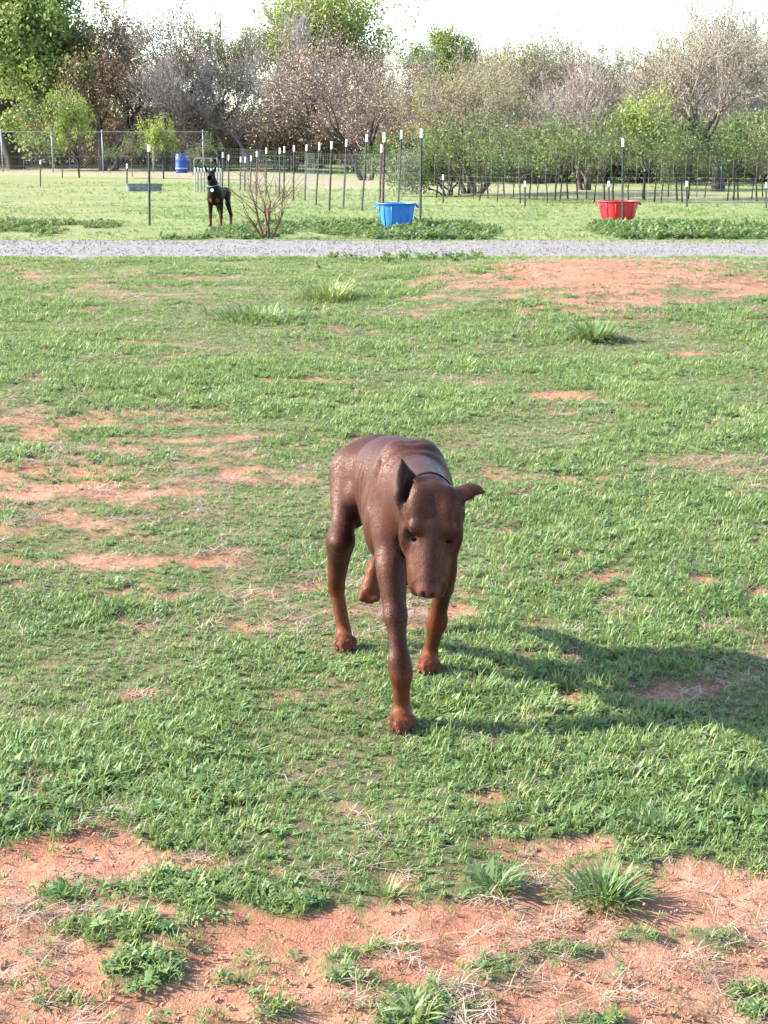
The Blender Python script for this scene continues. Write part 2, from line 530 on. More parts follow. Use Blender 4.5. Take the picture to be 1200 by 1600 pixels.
def scatter_object(name, kinds, nvar, pts, rot, scl, tint, mat, label, cat, seed):
    """one object: its mesh holds the plant shapes and the growing points; geometry nodes set the plants out"""
    rnd = random.Random(seed)
    V, Fq, HH, VAR = [], [], [], []
    for k in range(nvar):
        v, f, hh = tuft(kinds[k % len(kinds)], rnd)
        n0 = len(V)
        V += [tuple(p) for p in v]; Fq += [tuple(i + n0 for i in t) for t in f]; HH += hh; VAR += [k] * len(v)
    nb = len(V)
    n = len(pts)
    me = mesh_np(name, np.concatenate([np.array(V), pts]), np.array(Fq), [mat])
    float_attr(me, 'var', np.concatenate([np.array(VAR, float), np.full(n, -1.0)]))
    float_attr(me, 'scl', np.concatenate([np.ones(nb), scl]))
    float_attr(me, 'tint', np.concatenate([np.zeros(nb), tint]))
    rv = me.attributes.new('rot', 'FLOAT_VECTOR', 'POINT')
    rv.data.foreach_set('vector', np.concatenate([np.zeros((nb, 3)), rot]).astype(np.float32).ravel())
    o = new_obj(name, me)
    tag(o, label, cat, kind='stuff')
    ng = bpy.data.node_groups.new(name + ' nodes', 'GeometryNodeTree')
    ng.interface.new_socket('Geometry', in_out='INPUT', socket_type='NodeSocketGeometry')
    ng.interface.new_socket('Geometry', in_out='OUTPUT', socket_type='NodeSocketGeometry')
    N, Lk = ng.nodes, ng.links
    gi, go = N.new('NodeGroupInput'), N.new('NodeGroupOutput')
    def named(nm, typ):
        a = N.new('GeometryNodeInputNamedAttribute'); a.data_type = typ; a.inputs['Name'].default_value = nm
        return a.outputs['Attribute']
    var = named('var', 'FLOAT')
    def sel(k):
        c = N.new('FunctionNodeCompare'); c.data_type = 'FLOAT'; c.operation = 'EQUAL'
        Lk.new(var, c.inputs[0]); c.inputs[1].default_value = k; c.inputs['Epsilon'].default_value = 0.25
        s = N.new('GeometryNodeSeparateGeometry'); s.domain = 'POINT'
        Lk.new(gi.outputs[0], s.inputs['Geometry']); Lk.new(c.outputs[0], s.inputs['Selection'])
        return s.outputs['Selection']
    join = N.new('GeometryNodeJoinGeometry')
    for k in range(nvar):
        g2i = N.new('GeometryNodeGeometryToInstance')
        Lk.new(sel(k), g2i.inputs[0]); Lk.new(g2i.outputs[0], join.inputs[0])
    iop = N.new('GeometryNodeInstanceOnPoints')
    Lk.new(sel(-1.0), iop.inputs['Points']); Lk.new(join.outputs[0], iop.inputs['Instance'])
    iop.inputs['Pick Instance'].default_value = True
    e2r = N.new('FunctionNodeEulerToRotation')
    Lk.new(named('rot', 'FLOAT_VECTOR'), e2r.inputs[0]); Lk.new(e2r.outputs[0], iop.inputs['Rotation'])
    Lk.new(named('scl', 'FLOAT'), iop.inputs['Scale'])
    ri = N.new('FunctionNodeRandomValue'); ri.data_type = 'INT'
    ri.inputs[4].default_value = 0; ri.inputs[5].default_value = nvar - 1
    Lk.new(ri.outputs[2], iop.inputs['Instance Index'])
    Lk.new(iop.outputs[0], go.inputs[0])
    md = o.modifiers.new('plants', 'NODES'); md.node_group = ng
    return o

def field_points(y0, y1, dens, seed, margin=1.0):
    rs = np.random.RandomState(seed)
    def half(y): return 600 / FPX * (y * _c + CAM_H * _s) + margin
    wmax = half(y1)
    n = int((y1 - y0) * 2 * wmax * dens)
    x = rs.uniform(-wmax, wmax, n); y = rs.uniform(y0, y1, n)
    k = np.abs(x) < half(y)
    return x[k], y[k], rs

def lay(x, y, rs, tilt=0.15, smin=0.7, smax=1.3, dz=0.0):
    n = len(x)
    pts = np.stack([x, y, gz(x, y) + dz], 1)
    rot = np.stack([rs.uniform(-tilt, tilt, n), rs.uniform(-tilt, tilt, n), rs.uniform(0, 6.283, n)], 1)
    return pts, rot, rs.uniform(smin, smax, n), rs.rand(n)

def cat4(a, b):
    return tuple(np.concatenate([p, q]) for p, q in zip(a, b))

def off_track(x, y): return (y < 22.35) | (y > 26.1 - 1.6 * sstep(2.0, 8.0, x))

def turf_set(kind_seed, dens_mul, smul):
    res = None
    for y0, y1, dens, sm in ((2.1, 4.2, 2300, 1.0), (4.2, 6.6, 1700, 1.05), (6.6, 11.5, 1050, 1.2), (11.5, 22.4, 480, 1.4), (26, 42, 34, 2.0), (42, 64, 8, 2.6)):
        x, y, rs = field_points(y0, y1, dens * dens_mul, kind_seed + int(y0 * 10), 0.7 + 0.13 * y0)
        b = bare_amount(x, y)
        p = 0.05 + 0.12 * sstep(4, 9, y0) + (0.95 - 0.12 * sstep(4, 9, y0)) * sstep(0.66, 0.26, b)
        k = (rs.rand(len(x)) < p) & off_track(x, y) & (lane_amount(x, y) < 0.5)
        x, y, b = x[k], y[k], b[k]
        pts, rot, scl, tint = lay(x, y, rs, 0.2, 0.65 * sm, 1.2 * sm)
        lush = fbm(x * 1.3, y * 1.3, 3, 55)
        scl = scl * smul * (0.62 + 0.85 * sstep(0.30, 0.70, lush)) * (1 - 0.35 * sstep(0.2, 0.5, b))
        for px, py in PAWS:                                    # trodden under the paws
            scl = scl * (1 - 0.55 * np.exp(-(((x - px) / 0.07) ** 2 + ((y - py) / 0.08) ** 2)))
        cur = (pts, rot, scl, tint)
        res = cur if res is None else cat4(res, cur)
    return res

green = leafy_mat('turf grass', (0.105, 0.190, 0.054), (0.205, 0.305, 0.088), (0.35, 0.41, 0.15), 0.34)
green2 = leafy_mat('low broad weeds', (0.080, 0.175, 0.055), (0.15, 0.27, 0.085), (0.26, 0.36, 0.125), 0.32)
straw = leafy_mat('dead grass', (0.20, 0.135, 0.095), (0.36, 0.265, 0.20), (0.52, 0.42, 0.33), 0.12, 0.8, 0.15)
scatter_object('turf_grass', ['turf'], 7, *turf_set(100, 1.05, 0.80), green, 'short curled green turf grass growing over the field', 'grass', 5)
scatter_object('low_weeds', ['weed'], 5, *turf_set(300, 0.30, 0.62), green2, 'small broad leaved weeds mixed through the turf', 'weeds', 6)

def straw_set():
    res = None
    for y0, y1, dens, sm in ((2.1, 3.3, 950, 0.8), (3.3, 4.6, 900, 0.8), (4.6, 8.5, 600, 0.95), (8.5, 22.0, 240, 1.3)):
        x, y, rs = field_points(y0, y1, dens, 700 + int(y0 * 10), 0.6)
        b = bare_amount(x, y)
        clump = fbm(x * 4, y * 4, 3, 77)
        p = (0.30 + 0.60 * sstep(0.25, 0.42, b) * (1 - 0.45 * sstep(0.62, 0.85, b))) * sstep(0.40, 0.60, clump)
        k = rs.rand(len(x)) < p
        cur = lay(x[k], y[k], rs, 0.15, 0.6 * sm, 1.2 * sm)
        res = cur if res is None else cat4(res, cur)
    return res
scatter_object('dead_grass', ['straw'], 6, *straw_set(), straw, 'flattened tan dead grass lying around the bare patches', 'dead grass', 7)

def clod_set():
    x, y, rs = field_points(2.1, 5.5, 420, 801, 0.4)
    k = (bare_amount(x, y) > 0.45)
    return lay(x[k], y[k], rs, 3.0, 0.25, 0.85)
scatter_object('soil_crumbs', ['clod'], 5, *clod_set(), plain('red soil crumb', (0.40, 0.19, 0.12), 0.95, 0.1, 0.4, 60), 'loose crumbs of red soil on the bare ground', 'soil', 8)

# stones on the track
def stone_set():
    rs = np.random.RandomState(9)
    x = rs.uniform(-8, 8, 6500); y = rs.uniform(22.5, 26.0, 6500)
    pts, rot, scl, tint = lay(x, y, rs, 3.0, 0.6, 1.7, 0.024)
    return pts, rot, scl, tint
scatter_object('track_stones', ['clod'], 5, *stone_set(), plain('pale track stone', (0.27, 0.25, 0.245), 0.85, 0.25, 0.45, 40), 'pale stones lying loose on the gravel track', 'gravel', 10)

# tall dark weeds along the far side of the track, lighter fringe on the near side
def verge_set():
    rs = np.random.RandomState(21)
    x = rs.uniform(-13, 13, 8400); y = 26.6 + 5.2 * rs.rand(8400) ** 1.1
    cover = fbm(x * 0.55, y * 0.22, 3, 88) + 0.10 * np.exp(-((x - 4.6) / 1.6) ** 2) + 0.10 * np.exp(-((x + 0.2) / 1.5) ** 2) + 0.07 * np.exp(-((x + 4.4) / 1.0) ** 2) + 0.10 * np.exp(-((x + 7.6) / 0.9) ** 2) + 0.02
    t1, t2 = on_ground(619, 357.5), on_ground(965, 342.5)
    k = (cover > 0.47 + 0.065 * np.abs(y - 29.2)) & ((x - t1.x) ** 2 + (y - t1.y) ** 2 > 0.25) & ((x - t2.x) ** 2 + (y - t2.y) ** 2 > 0.36) & (y > 26.5 - 1.6 * sstep(2.0, 8.0, x))
    x, y, c = x[k], y[k], cover[k]
    pts, rot, scl, tint = lay(x, y, rs, 0.25, 0.6, 1.15)
    scl = scl * (0.60 + 1.5 * np.clip(c - 0.5, 0, 0.5)) * 0.85
    y2 = rs.uniform(20.0, 22.1, 900); x2 = rs.uniform(-6, 6, 900)
    k2 = (fbm(x2 * 0.9, y2 * 0.6, 3, 97) > 0.55) & (np.abs(x2 + 1.0) < 2.3)
    p2 = lay(x2[k2], y2[k2], rs, 0.3, 0.45, 0.8)
    return cat4((pts, rot, scl, tint), p2)
weed_mat = leafy_mat('verge weed leaf', (0.060, 0.125, 0.035), (0.125, 0.21, 0.06), (0.23, 0.31, 0.10), 0.30)
scatter_object('verge_weeds', ['dock'], 6, *verge_set(), weed_mat, 'dark green leafy weeds growing along the gravel track', 'weeds', 11)

# larger single plants
def grass_clump(px, py, n, length, width, spread, label, seed, mat, leafy=False, group=None):
    rnd = random.Random(seed)
    p = on_ground(px, py)
    p.z = float(gz(p.x, p.y))
    v, f, hh = [], [], []
    for i in range(n):
        r, w = spread * rnd.random() ** 0.7, rnd.uniform(0, 6.283)
        yaw = w + rnd.gauss(0, 0.6)
        if leafy and rnd.random() < 0.45:
            leaf(v, f, hh, (r * math.cos(w), r * math.sin(w), rnd.uniform(0, length * 0.25)), yaw, rnd.uniform(0.2, 1.3), length * rnd.uniform(0.4, 0.9), width * rnd.uniform(1.0, 1.6), rnd.uniform(0.3, 1.2))
        else:
            blade(v, f, hh, (r * math.cos(w), r * math.sin(w), -0.006), yaw, length * rnd.uniform(0.5, 1.1), width * rnd.uniform(0.7, 1.2),
                  rnd.uniform(0.05, 0.55) + r / spread * 0.5, rnd.uniform(0.3, 1.3), 4)
    me = mesh_np('grass_clump', np.array(v), np.array(f), [mat])
    fr = np.zeros(len(v)); fr[:] = np.repeat(0, len(v))
    rs = np.random.RandomState(seed)
    float_attr(me, 'tint', np.repeat(rs.rand(len(v) // 7 + 1), 7)[:len(v)])
    o = new_obj('grass_clump', me)
    o.location = p
    return tag(o, label, 'grass clump' if not leafy else 'weed', group)
clump_green = leafy_mat('clump blade', (0.075, 0.16, 0.055), (0.14, 0.24, 0.08), (0.25, 0.33, 0.12), 0.32, inst=False)
clump_pale = leafy_mat('pale clump blade', (0.15, 0.23, 0.075), (0.24, 0.32, 0.11), (0.36, 0.40, 0.17), 0.32, inst=False)
for a in [
    (945, 1400, 190, 0.085, 0.0075, 0.070, 'wide spiky green grass clump standing on bare red soil', 1, clump_green, False),
    (775, 1388, 90, 0.080, 0.0065, 0.045, 'upright leafy green weed beside bare red soil', 2, clump_green, True),
    (645, 1590, 80, 0.065, 0.006, 0.040, 'pale yellow green tuft with broad blades on red soil', 3, clump_pale, True),
    (745, 1085, 120, 0.085, 0.0075, 0.080, 'long bladed grass clump beside the brown dog\'s front paws', 4, clump_green, False),
    (215, 1516, 130, 0.036, 0.0045, 0.060, 'low dark green weed mat on bare red soil', 5, clump_green, True),
    (605, 1400, 28, 0.060, 0.006, 0.020, 'small pale tuft at the edge between turf and red soil', 6, clump_pale, False),
    (1040, 1300, 110, 0.080, 0.007, 0.075, 'loose green grass clump where the turf thins out', 7, clump_green, False),
    (300, 1395, 90, 0.042, 0.005, 0.060, 'light green broad leaved tuft on the soil edge', 8, clump_pale, True),
    (925, 532, 220, 0.24, 0.020, 0.16, 'dark spreading weed standing above the turf below the bare mound', 9, clump_green, True),
    (515, 470, 220, 0.30, 0.020, 0.26, 'tall light green grass clump near the gravel track', 10, clump_pale, False),
    (395, 500, 420, 0.20, 0.018, 0.42, 'low dark green weed patch in the turf', 11, clump_green, True),
    (1150, 800, 150, 0.085, 0.008, 0.16, 'bright green long grass clump in open turf', 12, clump_green, False),
]:
    grass_clump(*a)
# ------------------------------------------------------------------ signed-distance sculpting
class Sculpt:
    def __init__(self, lo, hi, h):
        self.lo = np.array(lo, dtype=np.float64); self.h = h
        self.n = np.ceil((np.array(hi) - self.lo) / h).astype(int) + 1
        self.D = np.full(self.n, 1.0, dtype=np.float32)
    def _win(self, lo, hi):
        a = np.clip(np.floor((lo - self.lo) / self.h).astype(int), 0, self.n - 1)
        b = np.clip(np.ceil((hi - self.lo) / self.h).astype(int) + 1, 1, self.n)
        ax = [self.lo[i] + self.h * np.arange(a[i], b[i]) for i in range(3)]
        X = np.stack(np.meshgrid(*ax, indexing='ij'), -1)
        return tuple(slice(a[i], b[i]) for i in range(3)), X
    def _merge(self, sl, d, k, mode):
        A = self.D[sl]
        if mode == 'add':
            if k > 0:
                hh = np.clip(0.5 + 0.5 * (A - d) / k, 0, 1)
                self.D[sl] = A * (1 - hh) + d * hh - k * hh * (1 - hh)
            else:
                self.D[sl] = np.minimum(A, d)
        else:
            hh = np.clip(0.5 - 0.5 * (A + d) / k, 0, 1)
            self.D[sl] = A * (1 - hh) - d * hh + k * hh * (1 - hh)
    def cone(self, a, b, ra, rb, k=0.03, flat=None, mode='add'):
        """tapered capsule; flat = (axis, factor): thickness along axis is factor times the radius"""
        a, b = np.array(a, float), np.array(b, float)
        m = max(ra, rb) * (max(1, flat[1]) if flat else 1) + k + 3 * self.h
        sl, X = self._win(np.minimum(a, b) - m, np.maximum(a, b) + m)
        P, B = X - a, b - a
        sc = 1.0
        if flat:
            ax = np.array(flat[0], float); ax /= np.linalg.norm(ax)
            g = 1.0 / flat[1] - 1.0
            P = P + g * (P @ ax)[..., None] * ax
            B = B + g * (B @ ax) * ax
            sc = min(1.0, flat[1])
        t = np.clip((P @ B) / max(B @ B, 1e-9), 0, 1)
        d = np.linalg.norm(P - t[..., None] * B, axis=-1) - (ra + (rb - ra) * t)
        self._merge(sl, d * sc, k, mode)
    def ell(self, c, r, axes=None, k=0.03, mode='add'):
        c, r = np.array(c, float), np.array(r, float)
        m = r.max() + k + 3 * self.h
        sl, X = self._win(c - m, c + m)
        P = X - c
        if axes is not None:
            P = P @ np.array(axes, float).T
        q = np.linalg.norm(P / r, axis=-1)
        q2 = np.linalg.norm(P / (r * r), axis=-1)
        d = q * (q - 1.0) / np.maximum(q2, 1e-6)
        self._merge(sl, d, k, mode)
    def mesh(self):
        D, n = self.D, self.n
        S = D < 0
        cells = np.zeros(n - 1, dtype=np.int8)
        for dx in (0, 1):
            for dy in (0, 1):
                for dz in (0, 1):
                    cells += S[dx:n[0] - 1 + dx, dy:n[1] - 1 + dy, dz:n[2] - 1 + dz]
        act = (cells > 0) & (cells < 8)
        idx = np.argwhere(act)
        vid = np.full(n - 1, -1, dtype=np.int64)
        vid[act] = np.arange(len(idx))
        acc = np.zeros((len(idx), 3)); cnt = np.zeros(len(idx))
        corners = [(x, y, z) for x in (0, 1) for y in (0, 1) for z in (0, 1)]
        val = {c: D[idx[:, 0] + c[0], idx[:, 1] + c[1], idx[:, 2] + c[2]].astype(float) for c in corners}
        for c in corners:
            for ax in range(3):
                if c[ax] == 0:
                    e = list(c); e[ax] = 1; e = tuple(e)
                    v0, v1 = val[c], val[e]
                    cr = (v0 < 0) != (v1 < 0)
                    t = np.where(cr, v0 / np.where(cr, v0 - v1, 1), 0)
                    p = np.tile(np.array(c, float), (len(idx), 1)); p[:, ax] = t
                    acc += p * cr[:, None]; cnt += cr
        V = self.lo + self.h * (idx + acc / cnt[:, None])
        F = []
        for ax in range(3):
            o1, o2 = (ax + 1) % 3, (ax + 2) % 3
            sl0 = [slice(1, n[i] - 1) for i in range(3)]; sl0[ax] = slice(0, n[ax] - 1)
            sl1 = list(sl0); sl1[ax] = slice(1, n[ax])
            A, B = S[tuple(sl0)], S[tuple(sl1)]
            cr = np.argwhere(A != B)
            fl = A[tuple(cr.T)]
            cr = cr + np.array([1 if i != ax else 0 for i in range(3)])
            q = []
            for d1, d2 in ((-1, -1), (0, -1), (0, 0), (-1, 0)):
                cc = cr.copy(); cc[:, o1] += d1; cc[:, o2] += d2
                q.append(vid[tuple(cc.T)])
            q = np.stack(q, 1)
            F.append(np.where(fl[:, None], q, q[:, ::-1]))
        F = np.concatenate(F)
        F = F[(F >= 0).all(1)]
        return V, F

def relax(V, F, it=2, lam=0.5):
    n = len(V)
    E = np.concatenate([F[:, [0, 1]], F[:, [1, 2]], F[:, [2, 3]], F[:, [3, 0]]])
    for _ in range(it):
        A = np.zeros_like(V); c = np.zeros(n)
        for j in range(3):
            A[:, j] = np.bincount(E[:, 0], V[E[:, 1], j], n) + np.bincount(E[:, 1], V[E[:, 0], j], n)
        c = np.bincount(E[:, 0], minlength=n) + np.bincount(E[:, 1], minlength=n)
        V = V + lam * (A / np.maximum(c, 1)[:, None] - V)
    return V

def unit(v):
    v = np.array(v, float)
    return v / np.linalg.norm(v)

def paw(S, heel, toe, w, k=0.012, lift=0.0):
    """dog's foot: pad body, four toes; heel and toe are ground-level points (x, y, z)"""
    heel, toe = np.array(heel, float), np.array(toe, float)
    f = unit(toe - heel); s = unit(np.cross((0, 0, 1), f)); u = np.cross(f, s)
    S.cone(heel + u * 0.034 - f * 0.002, heel + (toe - heel) * 0.55 + u * 0.030, 0.027, 0.027, k=0.02, flat=(s, w / 0.062))
    for i, o in enumerate((-1.5, -0.5, 0.5, 1.5)):
        back = 0.014 if abs(o) > 1 else 0.0
        a = heel + (toe - heel) * 0.42 + s * o * w * 0.22 + u * 0.034
        b = toe - f * (0.014 + back) + s * o * w * 0.27 + u * 0.030
        c = toe - f * (0.006 + back) + s * o * w * 0.28 + u * 0.013
        S.cone(a, b, 0.0125, 0.0140, k=0.005)
        S.cone(b, c, 0.0140, 0.0100, k=0.004)

# ------------------------------------------------------------------ coats
def coat_material(name, dark, dark2, rust, rust2, sheen, rough, spec=0.34):
    m = Mat(name, rough, spec)
    m.b.inputs['Specular Tint'].default_value = (1.0, 0.66, 0.53, 1)
    hair = m.noise(420, 3, 0.7, 'obj', (1, 1, 0.25))
    big = m.noise(9, 4, 0.6, 'obj')
    base = m.mix(m.ramp(big, [(0.3, (0, 0, 0)), (0.7, (1, 1, 1))]), dark, dark2)
    tan = m.mix(m.ramp(big, [(0.3, (0, 0, 0)), (0.7, (1, 1, 1))]), rust, rust2)
    c = m.mix(m.attr('rust'), base, tan)
    c = m.mix(m.attr('pink'), c, (0.20, 0.085, 0.075))
    c = m.mix(m.attr('dark'), c, (0.008, 0.005, 0.005))
    c = m.mix(m.math('MULTIPLY', m.ramp(hair, [(0.35, (0, 0, 0)), (0.65, (1, 1, 1))]), 0.28), c, (0.02, 0.01, 0.008))
    m.color(m.dim(c, 0.72))
    m.b.inputs['Sheen Weight'].default_value = sheen
    m.b.inputs['Sheen Roughness'].default_value = 0.35
    m.b.inputs['Sheen Tint'].default_value = (1.0, 0.82, 0.78, 1)
    lump = m.noise(95, 3, 0.6, 'obj', (1, 1, 0.22))
    m.bump(m.math('ADD', hair, m.math('MULTIPLY', lump, 1.0)), 0.30, 0.0018)
    return m.m

def seg_dist(V, a, b):
    a, b = np.array(a, float), np.array(b, float)
    t = np.clip((V - a) @ (b - a) / ((b - a) @ (b - a)), 0, 1)
    return np.linalg.norm(V - a - t[:, None] * (b - a), axis=1)

def fur_coat(dog, me, V, Fc, rust, pink, dark, fwd, A, poll, hx, n=210000):
    """short hair lying flat along the body, down the legs and back from the nose"""
    rs = np.random.RandomState(5)
    P = V[Fc]
    N = np.cross(P[:, 2] - P[:, 0], P[:, 3] - P[:, 1])
    ar = np.linalg.norm(N, axis=1); N /= np.maximum(ar, 1e-12)[:, None]
    cam_side = (P.mean(1)[:, 2] > 0.01)
    pc = P.mean(1) - poll
    pr = ar * cam_side * (1 + 1.2 * (np.linalg.norm(pc - 0.12 * A, axis=1) < 0.17)); pr /= pr.sum()
    fi = rs.choice(len(Fc), n, p=pr)
    u, v = rs.rand(n, 1), rs.rand(n, 1)
    p = (P[fi, 0] * (1 - u) + P[fi, 1] * u) * (1 - v) + (P[fi, 3] * (1 - u) + P[fi, 2] * u) * v
    vi = Fc[fi, 0]
    keep = (pink[vi] < 0.1) & (dark[vi] < 0.25)
    p, fi, vi = p[keep], fi[keep], vi[keep]
    n = len(p)
    nn = N[fi]
    q = p - poll
    head = sstep(-0.02, 0.03, q @ A) * sstep(0.13, 0.10, np.linalg.norm(q - 0.12 * A, axis=1) - 0.06)
    leg = sstep(0.50, 0.40, p[:, 2])
    flow = -np.asarray(fwd)[None] * (1 - leg)[:, None] + np.array((0, 0, -1.0)) * (0.35 + leg)[:, None]
    flow = flow * (1 - head)[:, None] - A[None] * head[:, None] * 1.3
    flow = flow + rs.normal(0, 0.14, (n, 3))
    flow = flow - nn * (flow * nn).sum(1)[:, None]
    flow /= np.maximum(np.linalg.norm(flow, axis=1), 1e-6)[:, None]
    side = np.cross(nn, flow)
    ln = rs.uniform(0.0055, 0.0095, (n, 1)); w = rs.uniform(0.0005, 0.0010, (n, 1))
    lift = rs.uniform(0.07, 0.24, (n, 1))
    a = p - nn * 0.0006
    mid = a + flow * ln * 0.5 + nn * ln * lift * 0.7
    tip = a + flow * ln + nn * ln * lift
    HV = np.stack([a - side * w, a + side * w, mid + side * w * 0.7, tip, mid - side * w * 0.7], 1).reshape(-1, 3)
    b = np.arange(n)[:, None] * 5
    HF = np.concatenate([b + np.array([[0, 1, 2, 4]])], 0)
    T = b + np.array([[4, 2, 3, 3]])
    # quads for the lower half, triangles (as thin quads) for the tips
    HV2 = np.concatenate([HV, tip + side * w * 0.05])
    T[:, 3] = 5 * n + np.arange(n)
    T = T[:, [0, 1, 3, 2]]
    hair_mat = me.materials[0].copy()
    hb = hair_mat.node_tree.nodes['Principled BSDF']
    hb.inputs['Specular IOR Level'].default_value = 0.42
    hb.inputs['Roughness'].default_value = 0.48
    hm = mesh_np('dog_coat', HV2, np.concatenate([HF, T]), [hair_mat])
    rep5 = lambda x: np.concatenate([np.repeat(x[vi], 5), x[vi]])
    shade = np.concatenate([np.repeat(rs.rand(n), 5), np.zeros(n)]) * 0.0
    float_attr(hm, 'rust', rep5(rust)); float_attr(hm, 'pink', rep5(pink)); float_attr(hm, 'dark', rep5(dark) + shade)
    new_obj('coat', hm, dog)

# ------------------------------------------------------------------ the brown dog
def brown_dog():
    O = np.array((0.028, 4.43, 0.0))
    yaw = R(12.0)
    F = np.array((math.sin(yaw), -math.cos(yaw), 0)); L = np.array((math.cos(yaw), math.sin(yaw), 0)); U = np.array((0, 0, 1.0))
    def W(u, f, z):                       # dog space: u to its left, f forward, z up
        return O + u * L + f * F + z * U
    S = Sculpt((-0.30, 3.50, -0.01), (0.40, 5.02, 0.86), 0.0042)
    ax = (L, F, U)
    # trunk
    S.ell(W(0, 0.10, 0.530), (0.110, 0.205, 0.168), ax, k=0.02)            # rib cage
    S.ell(W(0, 0.20, 0.500), (0.100, 0.125, 0.152), ax, k=0.06)            # fore chest
    S.cone(W(0, 0.02, 0.578), W(0, -0.20, 0.575), 0.096, 0.090, k=0.06)    # loin
    S.cone(W(0, 0.22, 0.640), W(0, -0.05, 0.622), 0.066, 0.063, k=0.06, flat=(L, 1.15))   # back line
    S.ell(W(0, -0.225, 0.562), (0.102, 0.105, 0.095), ax, k=0.05)          # croup
    S.cone(W(0, -0.29, 0.612), W(0, -0.335, 0.640), 0.024, 0.015, k=0.03)  # docked tail
    S.cone(W(0, 0.22, 0.39), W(0, 0.02, 0.43), 0.050, 0.040, k=0.05)       # brisket
    # withers, shoulder blades
    for s in (-1, 1):
        S.cone(W(s * 0.042, 0.205, 0.688), W(s * 0.084 + 0.010, 0.275, 0.500), 0.030, 0.044, k=0.045, flat=(L, 0.75))
        S.ell(W(s * 0.090, 0.175, 0.505), (0.028, 0.048, 0.085), ax, k=0.03)     # triceps
        S.ell(W(s * 0.052, 0.305, 0.490), (0.046, 0.038, 0.080), ax, k=0.035)     # breast
    # neck and head frame
    poll = np.array((0.1230, 3.755, 0.706)); nose = np.array((0.1050, 3.618, 0.474))
    S.cone(W(0, 0.24, 0.620), poll + (-0.014, 0.080, -0.052), 0.090, 0.062, k=0.06, flat=(L, 0.88))
    S.cone(W(0, 0.27, 0.555), poll + (-0.010, 0.075, -0.090), 0.076, 0.054, k=0.06, flat=(L, 0.85))
    A = unit(nose - poll)
    Lh = unit(np.array((math.cos(R(6)), math.sin(R(6)), 0.06)))
    Lh = unit(Lh - A * (Lh @ A)); N = np.cross(A, Lh)
    if N @ np.array((0, -1, 0.6)) < 0: N = -N
    hx = (A, Lh, N)
    def H(a, s, n): return poll + a * A + s * Lh + n * N
    S.ell(H(0.062, 0, -0.052), (0.084, 0.066, 0.056), hx, k=0.03)
    for s in (-1, 1):
        S.ell(H(0.056, s * 0.034, -0.019), (0.060, 0.034, 0.028), hx, k=0.007)       # forehead halves
        S.ell(H(0.110, s * 0.038, -0.006), (0.018, 0.020, 0.013), hx, k=0.012)       # brow
        S.ell(H(0.098, s * 0.056, -0.055), (0.058, 0.022, 0.036), hx, k=0.014)       # cheek
        S.ell(H(0.158, s * 0.034, -0.050), (0.055, 0.016, 0.028), hx, k=0.02)
    S.ell(H(0.022, 0, -0.030), (0.034, 0.056, 0.034), hx, k=0.015)
    S.cone(H(0.030, 0, 0.013), H(0.112, 0, 0.009), 0.007, 0.006, k=0.006, mode='sub')      # furrow
    S.cone(H(0.112, 0, -0.048), H(0.226, 0, -0.042), 0.044, 0.038, k=0.03, flat=(N, 0.85))   # muzzle
    S.cone(H(0.110, 0, -0.016), H(0.238, 0, -0.016), 0.020, 0.015, k=0.02, flat=(Lh, 1.15))  # bridge
    S.cone(H(0.085, 0, -0.092), H(0.226, 0, -0.076), 0.038, 0.026, k=0.03, flat=(Lh, 1.30))   # lower jaw
    for s in (-1, 1):
        S.ell(H(0.218, s * 0.0305, -0.054), (0.040, 0.015, 0.030), hx, k=0.010)
        S.ell(H(0.240, s * 0.022, -0.044), (0.022, 0.018, 0.024), hx, k=0.010)       # flews
        S.ell(H(0.165, s * 0.058, -0.022), (0.045, 0.016, 0.016), hx, k=0.016, mode='sub')
        S.ell(H(0.132, s * 0.046, -0.018), (0.014, 0.013, 0.012), hx, k=0.008, mode='sub')   # eye hollow
    S.ell(H(0.256, 0, -0.026), (0.018, 0.026, 0.019), hx, k=0.008)
    for s in (-1, 1):
        S.ell(H(0.268, s * 0.010, -0.017), (0.006, 0.0055, 0.006), hx, k=0.004, mode='sub')
    # right ear (stands), left ear (folded out)
    up = N * 0.25 - A * 0.97
    en = unit(N * 0.82 + Lh * 0.45 - A * 0.2)
    e0 = H(0.030, -0.072, -0.036); e2 = H(-0.068, -0.082, -0.034); ei = H(-0.006, -0.030, -0.030)
    em = (e0 + e2) * 0.5 + Lh * 0.010
    S.cone(e0 + A * 0.034 + Lh * 0.006, e0, 0.016, 0.022, k=0.012, flat=(en, 0.5))
    S.cone(e0, em, 0.022, 0.020, k=0.010, flat=(en, 0.32))
    S.cone(ei, em, 0.022, 0.020, k=0.012, flat=(en, 0.36))
    S.cone(em, e2, 0.020, 0.0075, k=0.010, flat=(en, 0.40))
    S.cone(e0 + en * 0.013 + Lh * 0.010, em + en * 0.008 + Lh * 0.004, 0.015, 0.009, k=0.008, flat=(en, 0.6), mode='sub')
    f0 = H(0.010, 0.062, -0.034); f1 = H(-0.012, 0.092, -0.036); f2 = H(-0.010, 0.124, -0.052)
    fn = unit(N * 0.70 - A * 0.70)
    S.cone(H(0.018, 0.048, -0.034), f0, 0.026, 0.028, k=0.015, flat=(fn, 0.5))
    S.cone(f0, f1, 0.025, 0.020, k=0.010, flat=(fn, 0.28))
    S.cone(f1, f2, 0.019, 0.0065, k=0.008, flat=(fn, 0.36))
    S.cone(H(0.030, 0.064, -0.044), H(0.058, 0.066, -0.050), 0.015, 0.013, k=0.012)
    S.ell(H(0.030, 0.078, -0.030), (0.012, 0.016, 0.014), hx, k=0.006, mode='sub')
    e1 = em
